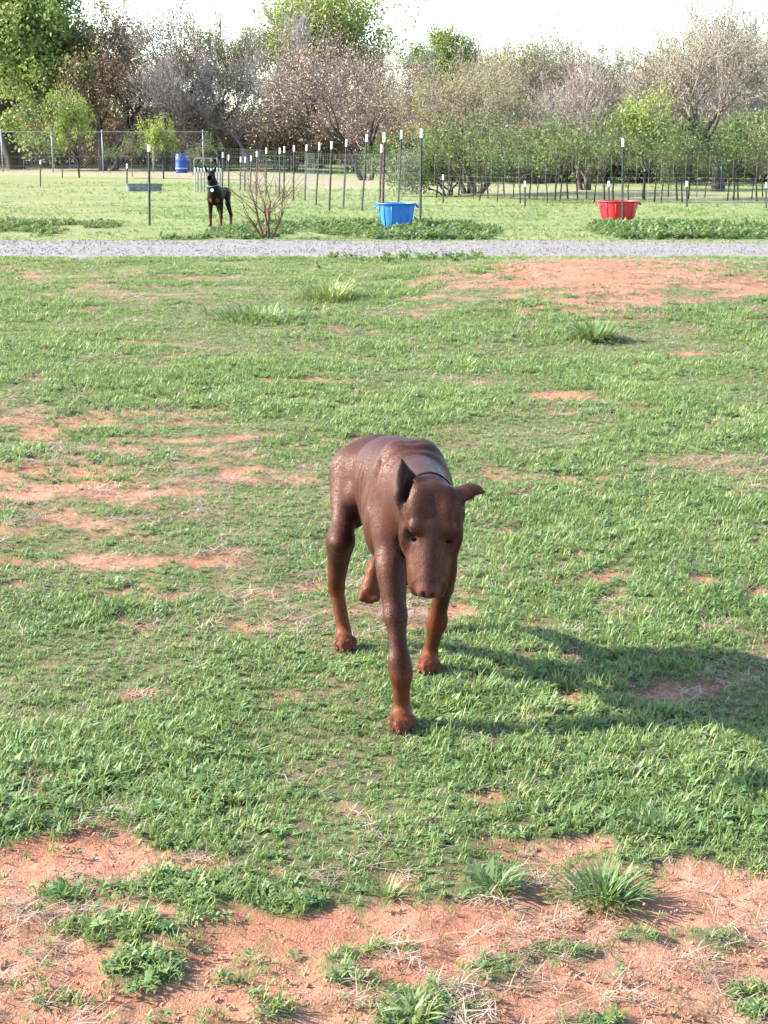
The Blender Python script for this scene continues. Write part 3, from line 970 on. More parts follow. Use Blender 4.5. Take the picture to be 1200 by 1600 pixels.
    # neck folds
    # fore legs (x to the right, y away from the camera)
    def leg(pts, rads, k=0.02):
        for i in range(len(pts) - 1):
            S.cone(pts[i], pts[i + 1], rads[i], rads[i + 1], k=k)
    fr = [W(-0.060, 0.262, 0.52), (0.021, 4.085, 0.425), (0.030, 4.035, 0.300), (0.040, 3.995, 0.190), (0.045, 3.990, 0.150), (0.046, 4.006, 0.055)]
    leg(fr, [0.042, 0.0315, 0.0265, 0.0228, 0.0240, 0.0212], 0.025)
    S.cone(W(-0.062, 0.255, 0.53), (0.020, 4.095, 0.40), 0.043, 0.030, k=0.035)
    S.ell((0.023, 4.075, 0.375), (0.0275, 0.036, 0.080), k=0.03)
    S.ell((0.043, 3.996, 0.165), (0.0260, 0.025, 0.032), k=0.016)
    S.ell((0.014, 4.118, 0.425), (0.026, 0.032, 0.040), k=0.02)
    paw(S, (0.046, 4.016, 0.0), (0.049, 3.938, 0.0), 0.060)
    fl = [W(0.092, 0.235, 0.52), (0.165, 4.235, 0.425), (0.164, 4.305, 0.300), (0.155, 4.400, 0.185), (0.150, 4.428, 0.150), (0.136, 4.480, 0.055)]
    leg(fl, [0.046, 0.034, 0.0275, 0.0220, 0.0235, 0.0205])
    S.ell((0.165, 4.262, 0.36), (0.031, 0.038, 0.072), k=0.025)
    S.ell((0.153, 4.412, 0.168), (0.027, 0.026, 0.034), k=0.015)
    paw(S, (0.134, 4.486, 0.0), (0.126, 4.414, 0.0), 0.056)
    # right hind leg, standing
    hip = W(-0.088, -0.205, 0.550)
    st = np.array((-0.126, 4.465, 0.395)); hk = np.array((-0.146, 4.725, 0.175)); ps = np.array((-0.124, 4.705, 0.060))
    S.cone(hip, st, 0.078, 0.024, k=0.05, flat=(L, 0.78))
    S.cone(hip + (0.01, 0.06, -0.02), st + (-0.002, 0.060, 0.0), 0.076, 0.022, k=0.04, flat=(L, 0.72))
    S.cone(st + (0, 0.01, 0.0), hk + (0, -0.006, 0.02), 0.029, 0.0215, k=0.045)
    S.cone(st + (0, 0.06, -0.02), hk + (0, 0.018, 0.03), 0.031, 0.013, k=0.04)
    S.ell(hk + (0, 0.012, 0.008), (0.023, 0.030, 0.030), k=0.015)
    S.cone(hk, ps, 0.0225, 0.0205, k=0.015)
    paw(S, (-0.122, 4.700, 0.0), (-0.116, 4.630, 0.0), 0.055)
    # left hind leg, lifted
    hip2 = W(0.085, -0.205, 0.550)
    st2 = W(0.070, -0.060, 0.405); hk2 = np.array((0.000, 4.880, 0.290)); ps2 = np.array((-0.030, 4.890, 0.190))
    S.cone(hip2, st2, 0.086, 0.054, k=0.035, flat=(L, 0.72))
    S.cone(st2, hk2, 0.046, 0.024, k=0.025)
    S.ell(hk2 + (0, 0.010, 0.008), (0.022, 0.028, 0.028), k=0.015)
    S.cone(hk2, ps2, 0.024, 0.022, k=0.015)
    S.cone(ps2, (-0.042, 4.880, 0.140), 0.026, 0.030, k=0.015)
    for o in (-1.5, -0.5, 0.5, 1.5):
        S.cone((-0.042 + o * 0.011, 4.878, 0.138), (-0.046 + o * 0.016, 4.856, 0.102 + abs(o) * 0.006), 0.0140, 0.0115, k=0.007)
    # flank fold, belly tuck
    S.cone(W(-0.075, -0.10, 0.52), W(-0.070, -0.16, 0.43), 0.020, 0.014, k=0.04)
    S.cone(W(-0.128, 0.215, 0.64), W(-0.150, 0.125, 0.42), 0.010, 0.010, k=0.03, mode='sub')   # groove behind the shoulder
    for s in (-1, 1):        # muscle lines
        S.cone(W(s * 0.094, 0.230, 0.665), W(s * 0.122, 0.235, 0.565), 0.005, 0.005, k=0.030, mode='sub')       # behind the blade's spine
        S.cone(W(s * 0.036, 0.360, 0.560), W(s * 0.058, 0.345, 0.440), 0.006, 0.006, k=0.020, mode='sub')       # breast and arm
    V, Fc = S.mesh()
    V = relax(V, Fc, 2, 0.5)
    # wrinkles over the neck, gently ribbed flank
    rel = V - O
    f = rel @ F; u = rel @ L; z = V[:, 2]
    neck = np.exp(-((f - 0.290) / 0.050) ** 2) * (np.abs(u) < 0.2) * sstep(0.60, 0.68, z)
    cen = np.array((V.mean(0)[0], V.mean(0)[1], 0))
    V[:, 2] += 0.0022 * neck * np.sin(f * 150 + 1.6 * np.abs(u) * 30)
    ribs = np.exp(-((f - 0.04) / 0.09) ** 2) * sstep(0.40, 0.47, z) * (1 - sstep(0.60, 0.66, z)) * sstep(0.05, 0.09, np.abs(u))
    V += (np.sign(u) * 0.0026 * ribs * np.sin(f * 190))[:, None] * L
    # markings, plus shade painted around the eyes
    rust = np.zeros(len(V))
    nz = fbm(V[:, 0] * 30, V[:, 1] * 30 + V[:, 2] * 30, 3, 5) - 0.5
    isf1 = (seg_dist(V, fr[2], fr[5]) < 0.075) | (seg_dist(V, (0.046, 4.016, 0), (0.049, 3.938, 0)) < 0.06)
    rust = np.maximum(rust, isf1 * sstep(0.20, 0.10, z + nz * 0.08) * 0.85)
    isf2 = (seg_dist(V, fl[2], fl[5]) < 0.075) | (seg_dist(V, (0.134, 4.486, 0), (0.126, 4.414, 0)) < 0.06)
    rust = np.maximum(rust, isf2 * np.maximum(sstep(0.26, 0.16, z + nz * 0.08), sstep(0.0, -0.015, V[:, 0] - 0.166 - (z - .25) * 0.1 + nz * 0.03) * sstep(0.40, 0.33, z)))
    ish = (V[:, 1] > 4.40) & (V[:, 0] < -0.075)
    rust = np.maximum(rust, ish * sstep(0.34, 0.20, z + nz * 0.12 + np.clip(V[:, 0] + 0.15, -0.03, 0.05) * 1.5))
    ish2 = (seg_dist(V, hk2, (-0.046, 4.86, 0.10)) < 0.07)
    rust = np.maximum(rust, ish2 * sstep(0.27, 0.2, z + nz * 0.08))
    Q = V - poll
    qa, qs, qn = Q @ A, Q @ Lh, Q @ N
    inhead = (qa > 0.10) & (qa < 0.30) & (np.abs(qs) < 0.09) & (qn > -0.14) & (qn < 0.03)
    mz = inhead * sstep(0.150, 0.185, qa + nz * 0.03) * sstep(0.016, 0.030, np.abs(qs) + nz * 0.015) * 0.42
    rust = np.maximum(rust, mz)
    for s in (-1, 1):
        rust = np.maximum(rust, 0.14 * np.exp(-(((qa - 0.100) / 0.012) ** 2 + ((qs - s * 0.036) / 0.012) ** 2)) * (qn > -0.03))
    pink = 0.45 * sstep(1.35, 0.95, np.sqrt(((qa - 0.256) / 0.022) ** 2 + (qs / 0.027) ** 2 + ((qn + 0.024) / 0.022) ** 2))
    dark = np.zeros(len(V))
    for s in (-1, 1):
        dd = np.sqrt(((qa - 0.130) / 0.012) ** 2 + ((qs - s * 0.046) / 0.019) ** 2 + ((qn + 0.024) / 0.016) ** 2)
        dark = np.maximum(dark, 0.75 * sstep(1.0, 0.3, dd))  # shade under the brow, painted into the coat colour at each eye
        dn = np.sqrt(((qa - 0.270) / 0.010) ** 2 + ((qs - s * 0.010) / 0.007) ** 2 + ((qn + 0.016) / 0.009) ** 2)
        dark = np.maximum(dark, 0.8 * sstep(1.1, 0.6, dn))
    for e_a, e_b in ((e0, e1 * 0.6 + e2 * 0.4),):
        dark = np.maximum(dark, 0.6 * (seg_dist(V, e_a, e_b) < 0.030) * sstep(-0.004, 0.006, (V - e_a) @ en - 0.012 * 0))
    mouth = inhead * (qa > 0.15) * np.exp(-((qn + 0.078 - (qa - 0.2) * 0.1) / 0.004) ** 2) * 0.7
    dark = np.maximum(dark, mouth)
    base = np.array((0.040, 4.30, 0.0))
    me = mesh_np('dog_body', V - base, Fc, [coat_material('chocolate coat', (0.046, 0.0145, 0.0085), (0.066, 0.0215, 0.0128),
                 (0.112, 0.029, 0.010), (0.158, 0.044, 0.015), 0.03, 0.62, 0.14)])
    float_attr(me, 'rust', np.clip(rust, 0, 1)); float_attr(me, 'pink', pink); float_attr(me, 'dark', dark)
    dog = empty('dog', base)
    tag(dog, 'chocolate brown dog with rust legs walking with head lowered, thin dark collar on its neck', 'dog')
    new_obj('body', me, dog)
    fur_coat(dog, me, V - base, Fc, np.clip(rust, 0, 1), pink, dark, F, A, poll - base, hx)
    # eyes: thin dark slits between the lids
    eye_mat = plain('dark brown eye', (0.010, 0.006, 0.004), 0.7, 0.08, 0.1)
    for s in (-1, 1):
        c = H(0.1300, s * 0.0430, -0.0275) - base
        sp = []
        mb = MB()
        vs, fs = [], []
        for i in range(7):
            for j in range(12):
                th, ph = math.pi * i / 6, 2 * math.pi * j / 12
                p = np.array((math.cos(th) * 0.0036, math.sin(th) * math.cos(ph) * 0.0105, math.sin(th) * math.sin(ph) * 0.0050))
                vs.append(c + p[0] * A + p[1] * Lh + p[2] * N)
        for i in range(6):
            for j in range(12):
                fs.append((i * 12 + j, i * 12 + (j + 1) % 12, (i + 1) * 12 + (j + 1) % 12, (i + 1) * 12 + j))
        mb.add(vs, fs).build('eye', eye_mat, dog, True)
    # toenails
    nail = plain('brown nail', (0.075, 0.035, 0.025), 0.35, 0.4, 0.2)
    for heel, toe, w in (((0.046, 4.016, 0), (0.049, 3.938, 0), 0.060), ((0.134, 4.486, 0), (0.126, 4.414, 0), 0.056), ((-0.122, 4.700, 0), (-0.116, 4.630, 0), 0.055)):
        heel, toe = np.array(heel, float), np.array(toe, float)
        ff = unit(toe - heel); ss = unit(np.cross((0, 0, 1), ff))
        for o in (-1.5, -0.5, 0.5, 1.5):
            back = 0.014 if abs(o) > 1 else 0.0
            c = toe - ff * (0.001 + back) + ss * o * w * 0.285 - base
            MB().tube([c - ff * 0.004 + (0, 0, 0.017), c + ff * 0.003 + (0, 0, 0.012), c + ff * 0.006 + (0, 0, 0.005)], [0.0045, 0.004, 0.0018], 6).build('nail', nail, dog, True)
    # collar: follows the neck's section
    cn = unit(poll + np.array((-0.014, 0.080, -0.052)) - W(0, 0.24, 0.620))
    cc = poll + np.array((-0.012, 0.085, -0.056))
    e1 = unit(np.cross(cn, U)); e2 = np.cross(e1, cn)
    dvec = V - cc
    near = np.abs(dvec @ cn) < 0.012
    ang = np.arctan2(dvec @ e2, dvec @ e1); rad = np.hypot(dvec @ e1, dvec @ e2)
    sel = near & (rad < 0.16)
    M = 48
    prof = np.zeros(M)
    for i in range(M):
        w = 2 * math.pi * i / M
        da = np.abs((ang - w + math.pi) % (2 * math.pi) - math.pi)
        s_ = sel & (da < 0.16)
        prof[i] = np.median(rad[s_]) if s_.sum() > 2 else 0.09
    prof = (np.roll(prof, 1) + prof * 2 + np.roll(prof, -1)) / 4
    vs, fs = [], []
    for i in range(M):
        w = 2 * math.pi * i / M
        dr = math.cos(w) * e1 + math.sin(w) * e2
        for off, ax_ in ((-0.002, -0.009), (0.0045, -0.009), (0.0045, 0.009), (-0.002, 0.009)):
            vs.append(cc - base + dr * (prof[i] + off) + cn * ax_)
    for i in range(M):
        for j in range(4):
            a_, b_ = i * 4, ((i + 1) % M) * 4
            fs.append((a_ + j, a_ + (j + 1) % 4, b_ + (j + 1) % 4, b_ + j))
    collar = MB().add(vs, fs).build('collar', plain('black webbing', (0.012, 0.011, 0.016), 0.75, 0.2, 0.3, 300), dog, True)
    return dog
brown_dog()
# ------------------------------------------------------------------ trees
def tree_mesh(seed, h, spread, stems=1, trunk_h=0.25, levels=4, kids=(5, 5, 4, 4), up=0.25, r0=0.11, twig=0.008, lean=(0, 0),
              n_leaf=0, leaf_size=0.08, leaf_top=0.0, wiggle=0.22, leaf_spread=0.35, gnarl=0.0):
    """returns (wood verts, wood quads, leaf verts, leaf quads, leaf tint) for a tree of height h standing on z = 0"""
    rnd = random.Random(seed)
    WV, WF, WT, tips = [], [], [], []
    def seg_tube(pts, rads, n):
        n0 = len(WV)
        for i, p in enumerate(pts):
            t = (pts[min(i + 1, len(pts) - 1)] - pts[max(i - 1, 0)]).normalized()
            a = t.cross(Vector((0.3, 0.9, 0.2))).normalized(); b = t.cross(a)
            for k in range(n):
                w = 6.2832 * k / n
                q = p + (a * math.cos(w) + b * math.sin(w)) * rads[i]
                WV.append((q.x, q.y, q.z)); WT.append(rads[i])
        for i in range(len(pts) - 1):
            for k in range(n):
                a0, b0 = n0 + i * n, n0 + (i + 1) * n
                WF.append((a0 + k, a0 + (k + 1) % n, b0 + (k + 1) % n, b0 + k))
    def grow(p, d, length, rad, lev):
        nseg = 5 if lev == 0 else (4 if lev == 1 else 3)
        pts, rads = [p.copy()], [rad]
        end = max(twig * 0.6, rad * (0.62 if lev == 0 else 0.40))
        for i in range(nseg):
            d = (d + Vector((rnd.gauss(0, wiggle), rnd.gauss(0, wiggle), rnd.gauss(0, wiggle * 0.6) + up * 0.35))).normalized()
            p = p + d * (length / nseg)
            pts.append(p.copy()); rads.append(rad + (end - rad) * (i + 1) / nseg)
        seg_tube(pts, rads, 7 if lev == 0 else (5 if lev == 1 else 3))
        if lev >= levels:
            tips.append((pts[-1], d, length))
            tips.append((pts[-2], d, length))
            return
        nk = kids[min(lev, len(kids) - 1)]
        for c in range(nk):
            t = rnd.uniform(0.35, 1.0) if lev > 0 else rnd.uniform(0.55, 1.0)
            if c == 0: t = 1.0
            i = min(int(t * nseg), nseg - 1); fr = t * nseg - i
            q = pts[i].lerp(pts[i + 1], fr)
            dd = (pts[i + 1] - pts[i]).normalized()
            w = rnd.uniform(0, 6.2832)
            perp = dd.cross(Vector((math.cos(w), math.sin(w), 0.3))).normalized()
            ang = rnd.uniform(0.35, 0.85) if c else rnd.uniform(0.05, 0.3)
            nd = (dd * math.cos(ang) + perp * math.sin(ang))
            nd.z += up * 0.5
            nd.x *= 1.0 + 0.35 * spread; nd.y *= 1.0 + 0.35 * spread
            nd.normalize()
            rr = rads[i] * rnd.uniform(0.45, 0.7)
            grow(q, nd, length * rnd.uniform(0.58, 0.86), max(rr, twig), lev + 1)
    for s in range(stems):
        w = 6.2832 * s / stems + rnd.uniform(-0.4, 0.4)
        o = 0.0 if stems == 1 else r0 * 1.1
        tilt = 0.05 if stems == 1 else rnd.uniform(0.15, 0.45)
        d = Vector((math.cos(w) * tilt + lean[0], math.sin(w) * tilt + lean[1], 1)).normalized()
        grow(Vector((o * math.cos(w), o * math.sin(w), -0.08)), d, h * (trunk_h if stems == 1 else trunk_h * rnd.uniform(0.9, 1.4)), r0 * (1 if stems == 1 else 0.6), 0)
    WVn = np.array(WV)
    top = np.percentile(WVn[:, 2], 99.7)
    sc = h / top
    WVn = WVn * sc
    lv, lt = np.zeros((0, 3)), np.zeros(0)
    LF = np.zeros((0, 4), int)
    if n_leaf:
        rs = np.random.RandomState(seed)
        T = np.array([(t[0].x, t[0].y, t[0].z) for t in tips]) * sc
        prob = np.clip((T[:, 2] / h - leaf_top) / 0.12, 0.02, 1)
        prob /= prob.sum()
        idx = rs.choice(len(T), n_leaf, p=prob)
        ctint = rs.rand(len(T))
        c = T[idx] + rs.normal(0, leaf_spread * 0.33, (n_leaf, 3))
        a = rs.normal(0, 1, (n_leaf, 3)); a /= np.linalg.norm(a, axis=1)[:, None]
        b = rs.normal(0, 1, (n_leaf, 3)); b -= a * (a * b).sum(1)[:, None]; b /= np.linalg.norm(b, axis=1)[:, None]
        s1 = leaf_size * rs.uniform(0.6, 1.35, n_leaf)[:, None]; s2 = s1 * rs.uniform(0.4, 0.75, n_leaf)[:, None]
        lv = np.stack([c - a * s1 * 0.5, c + b * s2 * 0.5 + a * 0.1 * s1, c + a * s1 * 0.5, c - b * s2 * 0.5 + a * 0.1 * s1], 1).reshape(-1, 3)
        LF = np.arange(n_leaf * 4).reshape(-1, 4)
        lt = np.repeat(np.clip(0.65 * ctint[idx] + 0.35 * rs.rand(n_leaf), 0, 1), 4)
    thin = sstep(r0 * 0.30, r0 * 0.07, np.array(WT))
    return WVn, np.array(WF), thin, lv, LF, lt

def bark(name, c0, c1, twig0, twig1):
    m = Mat(name, 0.9, 0.15)
    n = m.noise(6, 5, 0.7, 'obj', (1, 1, 0.25))
    m.color(m.dim(m.mix(m.attr('thin'), m.ramp(n, [(0.3, c0), (0.7, c1)]), m.ramp(n, [(0.3, twig0), (0.7, twig1)])), 0.62))
    m.bump(n, 0.6, 0.03)
    return m.m
BARK_DARK = bark('dark bark', (0.050, 0.040, 0.036), (0.12, 0.098, 0.088), (0.13, 0.105, 0.09), (0.24, 0.19, 0.16))
BARK_BUFF = bark('dark bark with buff twigs', (0.050, 0.042, 0.040), (0.13, 0.11, 0.10), (0.33, 0.285, 0.22), (0.50, 0.44, 0.34))
BARK_GREY = bark('grey bark with lilac twigs', (0.13, 0.11, 0.11), (0.30, 0.265, 0.255), (0.27, 0.235, 0.225), (0.43, 0.385, 0.365))
BARK_PINK = bark('brown bark with pinkish twigs', (0.09, 0.068, 0.062), (0.20, 0.16, 0.145), (0.30, 0.235, 0.22), (0.46, 0.375, 0.35))
BARK_RED = bark('red brown stem bark', (0.11, 0.055, 0.042), (0.25, 0.15, 0.11), (0.15, 0.08, 0.06), (0.30, 0.19, 0.15))
def leaves(name, a, b, c, tr=0.3): return leafy_mat(name, a, b, c, tr, 0.6, 0.25, 0.9, inst=False)
LF_BRIGHT = leaves('bright spring leaf', (0.11, 0.18, 0.045), (0.21, 0.29, 0.075), (0.34, 0.40, 0.13))
LF_OLIVE = leaves('olive bud leaf', (0.19, 0.19, 0.08), (0.31, 0.30, 0.12), (0.43, 0.40, 0.18))
LF_BROWN = leaves('brown bud', (0.20, 0.125, 0.075), (0.32, 0.215, 0.125), (0.44, 0.31, 0.18), 0.15)
LF_PINK = leaves('pinkish tan bud', (0.27, 0.19, 0.145), (0.40, 0.30, 0.225), (0.50, 0.39, 0.29), 0.15)
LF_BUFF = leaves('buff bud', (0.26, 0.225, 0.16), (0.37, 0.33, 0.23), (0.48, 0.43, 0.30), 0.15)
LF_GREY = leaves('grey lilac bud', (0.24, 0.215, 0.20), (0.35, 0.315, 0.285), (0.45, 0.41, 0.36), 0.12)
LF_YELLOW = leaves('yellow green leaf', (0.17, 0.25, 0.05), (0.30, 0.37, 0.09), (0.42, 0.46, 0.14), 0.35)
LF_DARK = leaves('dark green leaf', (0.06, 0.105, 0.04), (0.11, 0.165, 0.06), (0.18, 0.24, 0.085))

def make_tree(name, wood, leaf_mat, **kw):
    WV, WF, WT, LV, LFc, LT = tree_mesh(**kw)
    root = empty(name)
    tm = mesh_np('trunk', WV, WF, [wood])
    float_attr(tm, 'thin', WT)
    new_obj('trunk', tm, root)
    if len(LFc):
        me = mesh_np('crown', LV, LFc, [leaf_mat], smooth=False)
        float_attr(me, 'tint', LT)
        new_obj('crown', me, root)
    root['h'] = kw['h']
    return root

def plant(root, px, d, label, cat='tree', group=None, h=None, rz=0.0, dup=False, dz=0.0, wide=1.0):
    o = copy_tree(root) if dup else root
    d = d * 1.85
    h = 1.5 + ((h or root['h']) - 1.5) * 1.09
    s = h / root['h']
    p = at_dist(px, 230, d)
    o.location = (p.x, d, float(gz(p.x, d)) + dz)
    o.rotation_euler = (0, 0, rz)
    o.scale = (s * wide, s * wide, s)
    return tag(o, label, cat, group)

def hh(py, d):            # height that reaches a pixel row of the photograph
    return at_dist(600, py, d).z - float(gz(0.0, d))

# kinds ------------------------------------------------------------------
big_green = make_tree('leafy_tree', BARK_DARK, LF_BRIGHT, seed=3, h=9.4, spread=0.6, trunk_h=0.22, levels=4, kids=(5, 5, 4, 3), up=0.18, r0=0.20, n_leaf=36000, leaf_size=0.19, leaf_spread=0.9)
brown = make_tree('budding_tree', BARK_DARK, LF_BROWN, seed=8, h=7.6, spread=0.9, stems=3, trunk_h=0.26, levels=5, kids=(4, 4, 4, 3, 3), up=0.15, r0=0.22, n_leaf=19000, leaf_size=0.11, leaf_spread=0.45, lean=(0.12, 0))
tall_green = make_tree('tall_tree', BARK_DARK, LF_YELLOW, seed=12, h=10.2, spread=0.35, stems=5, trunk_h=0.30, levels=4, kids=(5, 4, 4, 3), up=0.42, r0=0.26, n_leaf=14000, leaf_size=0.19, leaf_top=0.50, leaf_spread=0.7)
pink = make_tree('budding_tree', BARK_DARK, LF_PINK, seed=17, h=5.6, spread=0.9, stems=3, trunk_h=0.26, levels=5, kids=(4, 4, 4, 3, 3), up=0.12, r0=0.15, n_leaf=11000, leaf_size=0.09, leaf_spread=0.4)
olive = make_tree('round_tree', BARK_PINK, LF_OLIVE, seed=23, h=4.1, spread=1.15, stems=4, trunk_h=0.24, levels=5, kids=(4, 5, 4, 3, 3), up=0.16, r0=0.14, twig=0.006, n_leaf=15000, leaf_size=0.060, leaf_spread=0.25)
grey_a = make_tree('bare_tree', BARK_GREY, LF_GREY, seed=31, h=8.0, spread=0.6, stems=2, trunk_h=0.26, levels=5, kids=(4, 4, 4, 4, 3), up=0.26, r0=0.16, twig=0.011, n_leaf=3500, leaf_size=0.08, leaf_spread=0.15)
grey_b = make_tree('bare_tree', BARK_GREY, LF_OLIVE, seed=37, h=8.0, spread=0.5, stems=1, trunk_h=0.30, levels=5, kids=(6, 4, 4, 4, 3), up=0.28, r0=0.18, twig=0.011, n_leaf=8000, leaf_size=0.10, leaf_spread=0.25)
buff = make_tree('bare_tree', BARK_BUFF, LF_BUFF, seed=41, h=5.5, spread=0.75, stems=1, trunk_h=0.26, levels=5, kids=(7, 5, 4, 4, 3), up=0.30, r0=0.15, twig=0.007, n_leaf=7500, leaf_size=0.060, leaf_spread=0.2)
lilac = make_tree('bare_tree', BARK_PINK, LF_GREY, seed=43, h=4.6, spread=0.55, stems=5, trunk_h=0.28, levels=5, kids=(4, 4, 4, 3, 3), up=0.30, r0=0.13, twig=0.007, n_leaf=2500, leaf_size=0.06, leaf_spread=0.2)
small_green = make_tree('young_tree', BARK_DARK, LF_YELLOW, seed=47, h=2.9, spread=0.3, stems=1, trunk_h=0.32, levels=4, kids=(6, 5, 4, 3), up=0.25, r0=0.05, twig=0.004, n_leaf=4200, leaf_size=0.095, leaf_spread=0.3)
thicket = make_tree('shrub', BARK_PINK, LF_BROWN, seed=53, h=3.2, spread=1.0, stems=7, trunk_h=0.3, levels=4, kids=(4, 4, 3, 3), up=0.2, r0=0.08, twig=0.007, n_leaf=7000, leaf_size=0.12, leaf_spread=0.6)
dark_shrub = make_tree('shrub', BARK_DARK, LF_DARK, seed=59, h=2.4, spread=1.0, stems=6, trunk_h=0.3, levels=4, kids=(4, 4, 3, 3), up=0.15, r0=0.06, twig=0.006, n_leaf=7000, leaf_size=0.11, leaf_spread=0.5)
sapling = make_tree('sapling', BARK_DARK, LF_DARK, seed=61, h=2.0, spread=0.35, stems=1, trunk_h=0.45, levels=3, kids=(5, 4, 3), up=0.35, r0=0.030, twig=0.004, n_leaf=500, leaf_size=0.07, leaf_spread=0.25, leaf_top=0.4, wiggle=0.10)

# planted where the photograph has them ------------------------------------
plant(big_green, 24, 55, 'large leafy tree in bright spring green behind the chain link fence', h=11.0)
plant(big_green, -110, 58, 'large leafy tree at the wood edge, darker beside the big bright one', dup=True, h=10.5, rz=2.1)
plant(brown, 165, 51, 'brown budding tree with spreading boughs behind the chain link fence', h=8.9)
plant(tall_green, 490, 56, 'tall many stemmed tree with yellow green foliage only at its top', h=11.2)
plant(pink, 570, 40, 'pinkish tan budding tree behind the row of white tipped posts', h=5.9)
plant(olive, 738, 28, 'round olive green budding tree with short dark trunk', wide=1.05)
plant(olive, 835, 46, 'yellow green budding tree rising behind the round olive tree', dup=True, h=7.2, rz=1.3, wide=0.75)
plant(buff, 1125, 30, 'large bare tree with dark forked trunk and pale buff twigs', h=5.9, rz=0.4)
plant(buff, 1215, 34, 'bare buff twigged tree beside the forked bare tree', dup=True, h=6.4, rz=2.6)
plant(lilac, 915, 31, 'bare many stemmed tree with pinkish grey twigs beyond the red tub', h=4.9)
plant(small_green, 1010, 25.2, 'young bright green tree standing between the bare trees', wide=0.8)
plant(small_green, 255, 38, 'small bright green tree with rounded crown beside the blue barrel', dup=True, h=2.5, rz=1.0, wide=0.8)
plant(small_green, 122, 39, 'slender green leafy tree in front of the brown budding tree', dup=True, h=3.7, rz=2.0, wide=0.6)
plant(dark_shrub, 700, 27.2, 'leafy green shrub under the round olive tree', dup=True, h=1.9, rz=0.7, cat='shrub')
plant(big_green, 640, 64, 'leafy dark green tree rising behind the pinkish budding tree', dup=True, h=8.5, rz=0.6, wide=0.8)
rt = random.Random(77)
MARKS_FAR = [(-60, 'the big leafy spring green tree\'s far flank'), (28, 'the big leafy spring green tree'), (120, 'the slender green tree'), (185, 'the brown budding tree'), (255, 'the small rounded green tree'),
             (283, 'the blue barrel'), (323, 'the picket gate'), (365, 'the far end of the post row'), (415, 'the leafless red brown shrub'), (490, 'the tall many stemmed tree'),
             (570, 'the pinkish tan budding tree'), (619, 'the blue tub'), (658, 'the tallest fence corner post'), (738, 'the round olive tree'), (835, 'the yellow green budding tree'),
             (915, 'the pinkish grey many stemmed tree'), (965, 'the red tub'), (1010, 'the young bright green tree'), (1073, 'the short post beside the forked tree'), (1125, 'the forked bare tree'), (1215, 'the buff tree next to the forked one')]
ORD = ['tallest', 'second tallest', 'third tallest', 'fourth tallest', 'fifth tallest', 'sixth tallest', 'seventh tallest']
def label_by_mark(items, lead, cat, group):
    """items: (object, photograph x, height); each is named by what it stands behind"""
    by = {}
    for o, px, h_ in items:
        by.setdefault(min(MARKS_FAR, key=lambda m_: abs(m_[0] - px))[1], []).append((h_, o))
    for mark, lst in by.items():
        lst.sort(key=lambda t: -t[0])
        for k, (h_, o) in enumerate(lst):
            q = '' if len(lst) == 1 else (('taller' if k == 0 else 'shorter') + ' ' if len(lst) == 2 else ORD[min(k, 6)] + ' ')
            tag(o, (q + lead + ' ' + mark), cat, group)
spots = [(300, 50, 8.4, 0), (345, 54, 8.8, 1), (395, 50, 8.6, 0), (440, 60, 10.0, 1), (120, 58, 8.6, 1), (75, 62, 10.2, 0), (540, 64, 9.4, 1), (600, 60, 7.6, 0),
         (685, 66, 8.8, 1), (735, 70, 8.6, 0), (790, 62, 8.0, 1), (870, 60, 7.8, 0), (935, 58, 7.8, 1), (985, 60, 7.8, 0), (1040, 52, 7.4, 1),
         (1085, 56, 8.8, 0), (1140, 50, 8.4, 1), (1190, 48, 8.4, 0), (1250, 52, 8.8, 1), (10, 66, 10, 1), (225, 62, 8.2, 0), (265, 66, 8.0, 1), (480, 70, 9.5, 0), (-60, 64, 10, 0), (1300, 54, 8, 0), (640, 74, 9.0, 0), (840, 72, 8.6, 1), (910, 74, 8.8, 0)]
used = [False, False]
its = [[], []]
for i, (px, d, h_, k) in enumerate(spots):
    o = plant((grey_a, grey_b)[k], px, d, None, h=h_, rz=rt.uniform(0, 6.28), dup=used[k], wide=rt.uniform(0.75, 0.95))
    used[k] = True
    its[k].append((o, px, h_))
label_by_mark(its[0], 'bare grey twin stemmed tree far behind', 'tree', 'bare trees of the wood edge')
label_by_mark(its[1], 'bare grey single stemmed tree far behind', 'tree', 'bare trees of the wood edge')
its = []
for i in range(36):
    px = -80 + i * 39 + rt.uniform(-14, 14)
    h_ = rt.uniform(2.6, 4.2) if px < 620 else rt.uniform(2.2, 3.4)
    its.append((plant(thicket, px, rt.uniform(50, 60) if px < 620 else rt.uniform(36, 50), None, h=h_, rz=rt.uniform(0, 6.28), dup=i > 0), px, h_))
label_by_mark(its, 'brown twiggy understory shrub behind', 'shrub', 'brown shrubs of the understory')
its = []
for i in range(20):
    px = -40 + i * 66 + rt.uniform(-16, 16)
    h_ = rt.uniform(1.5, 2.6) if px < 600 else rt.uniform(1.1, 1.9)
    its.append((plant(dark_shrub, px, rt.uniform(56, 63) if px < 600 else rt.uniform(34, 44), None, h=h_, rz=rt.uniform(0, 6.28), dup=i > 0), px, h_))
for i in range(17):
    px = 672 + i * 34 + rt.uniform(-10, 10)
    h_ = rt.uniform(1.9, 2.8)
    its.append((plant(dark_shrub, px, rt.uniform(36, 41), None, h=h_, rz=rt.uniform(0, 6.28), dup=True, wide=1.1), px, h_))
label_by_mark(its, 'dark green leafy shrub behind', 'shrub', 'dark green shrubs along the wood edge')
its = []
for i in range(30):
    px = -90 + i * 47 + rt.uniform(-12, 12)
    h_ = rt.uniform(3.0, 4.6)
    its.append((plant(dark_shrub, px, rt.uniform(63, 70), None, h=h_, rz=rt.uniform(0, 6.28), dup=True, wide=1.3), px, h_))
label_by_mark(its, 'deep shaded thicket shrub far behind', 'shrub', 'thicket shrubs deep in the wood')
its = []
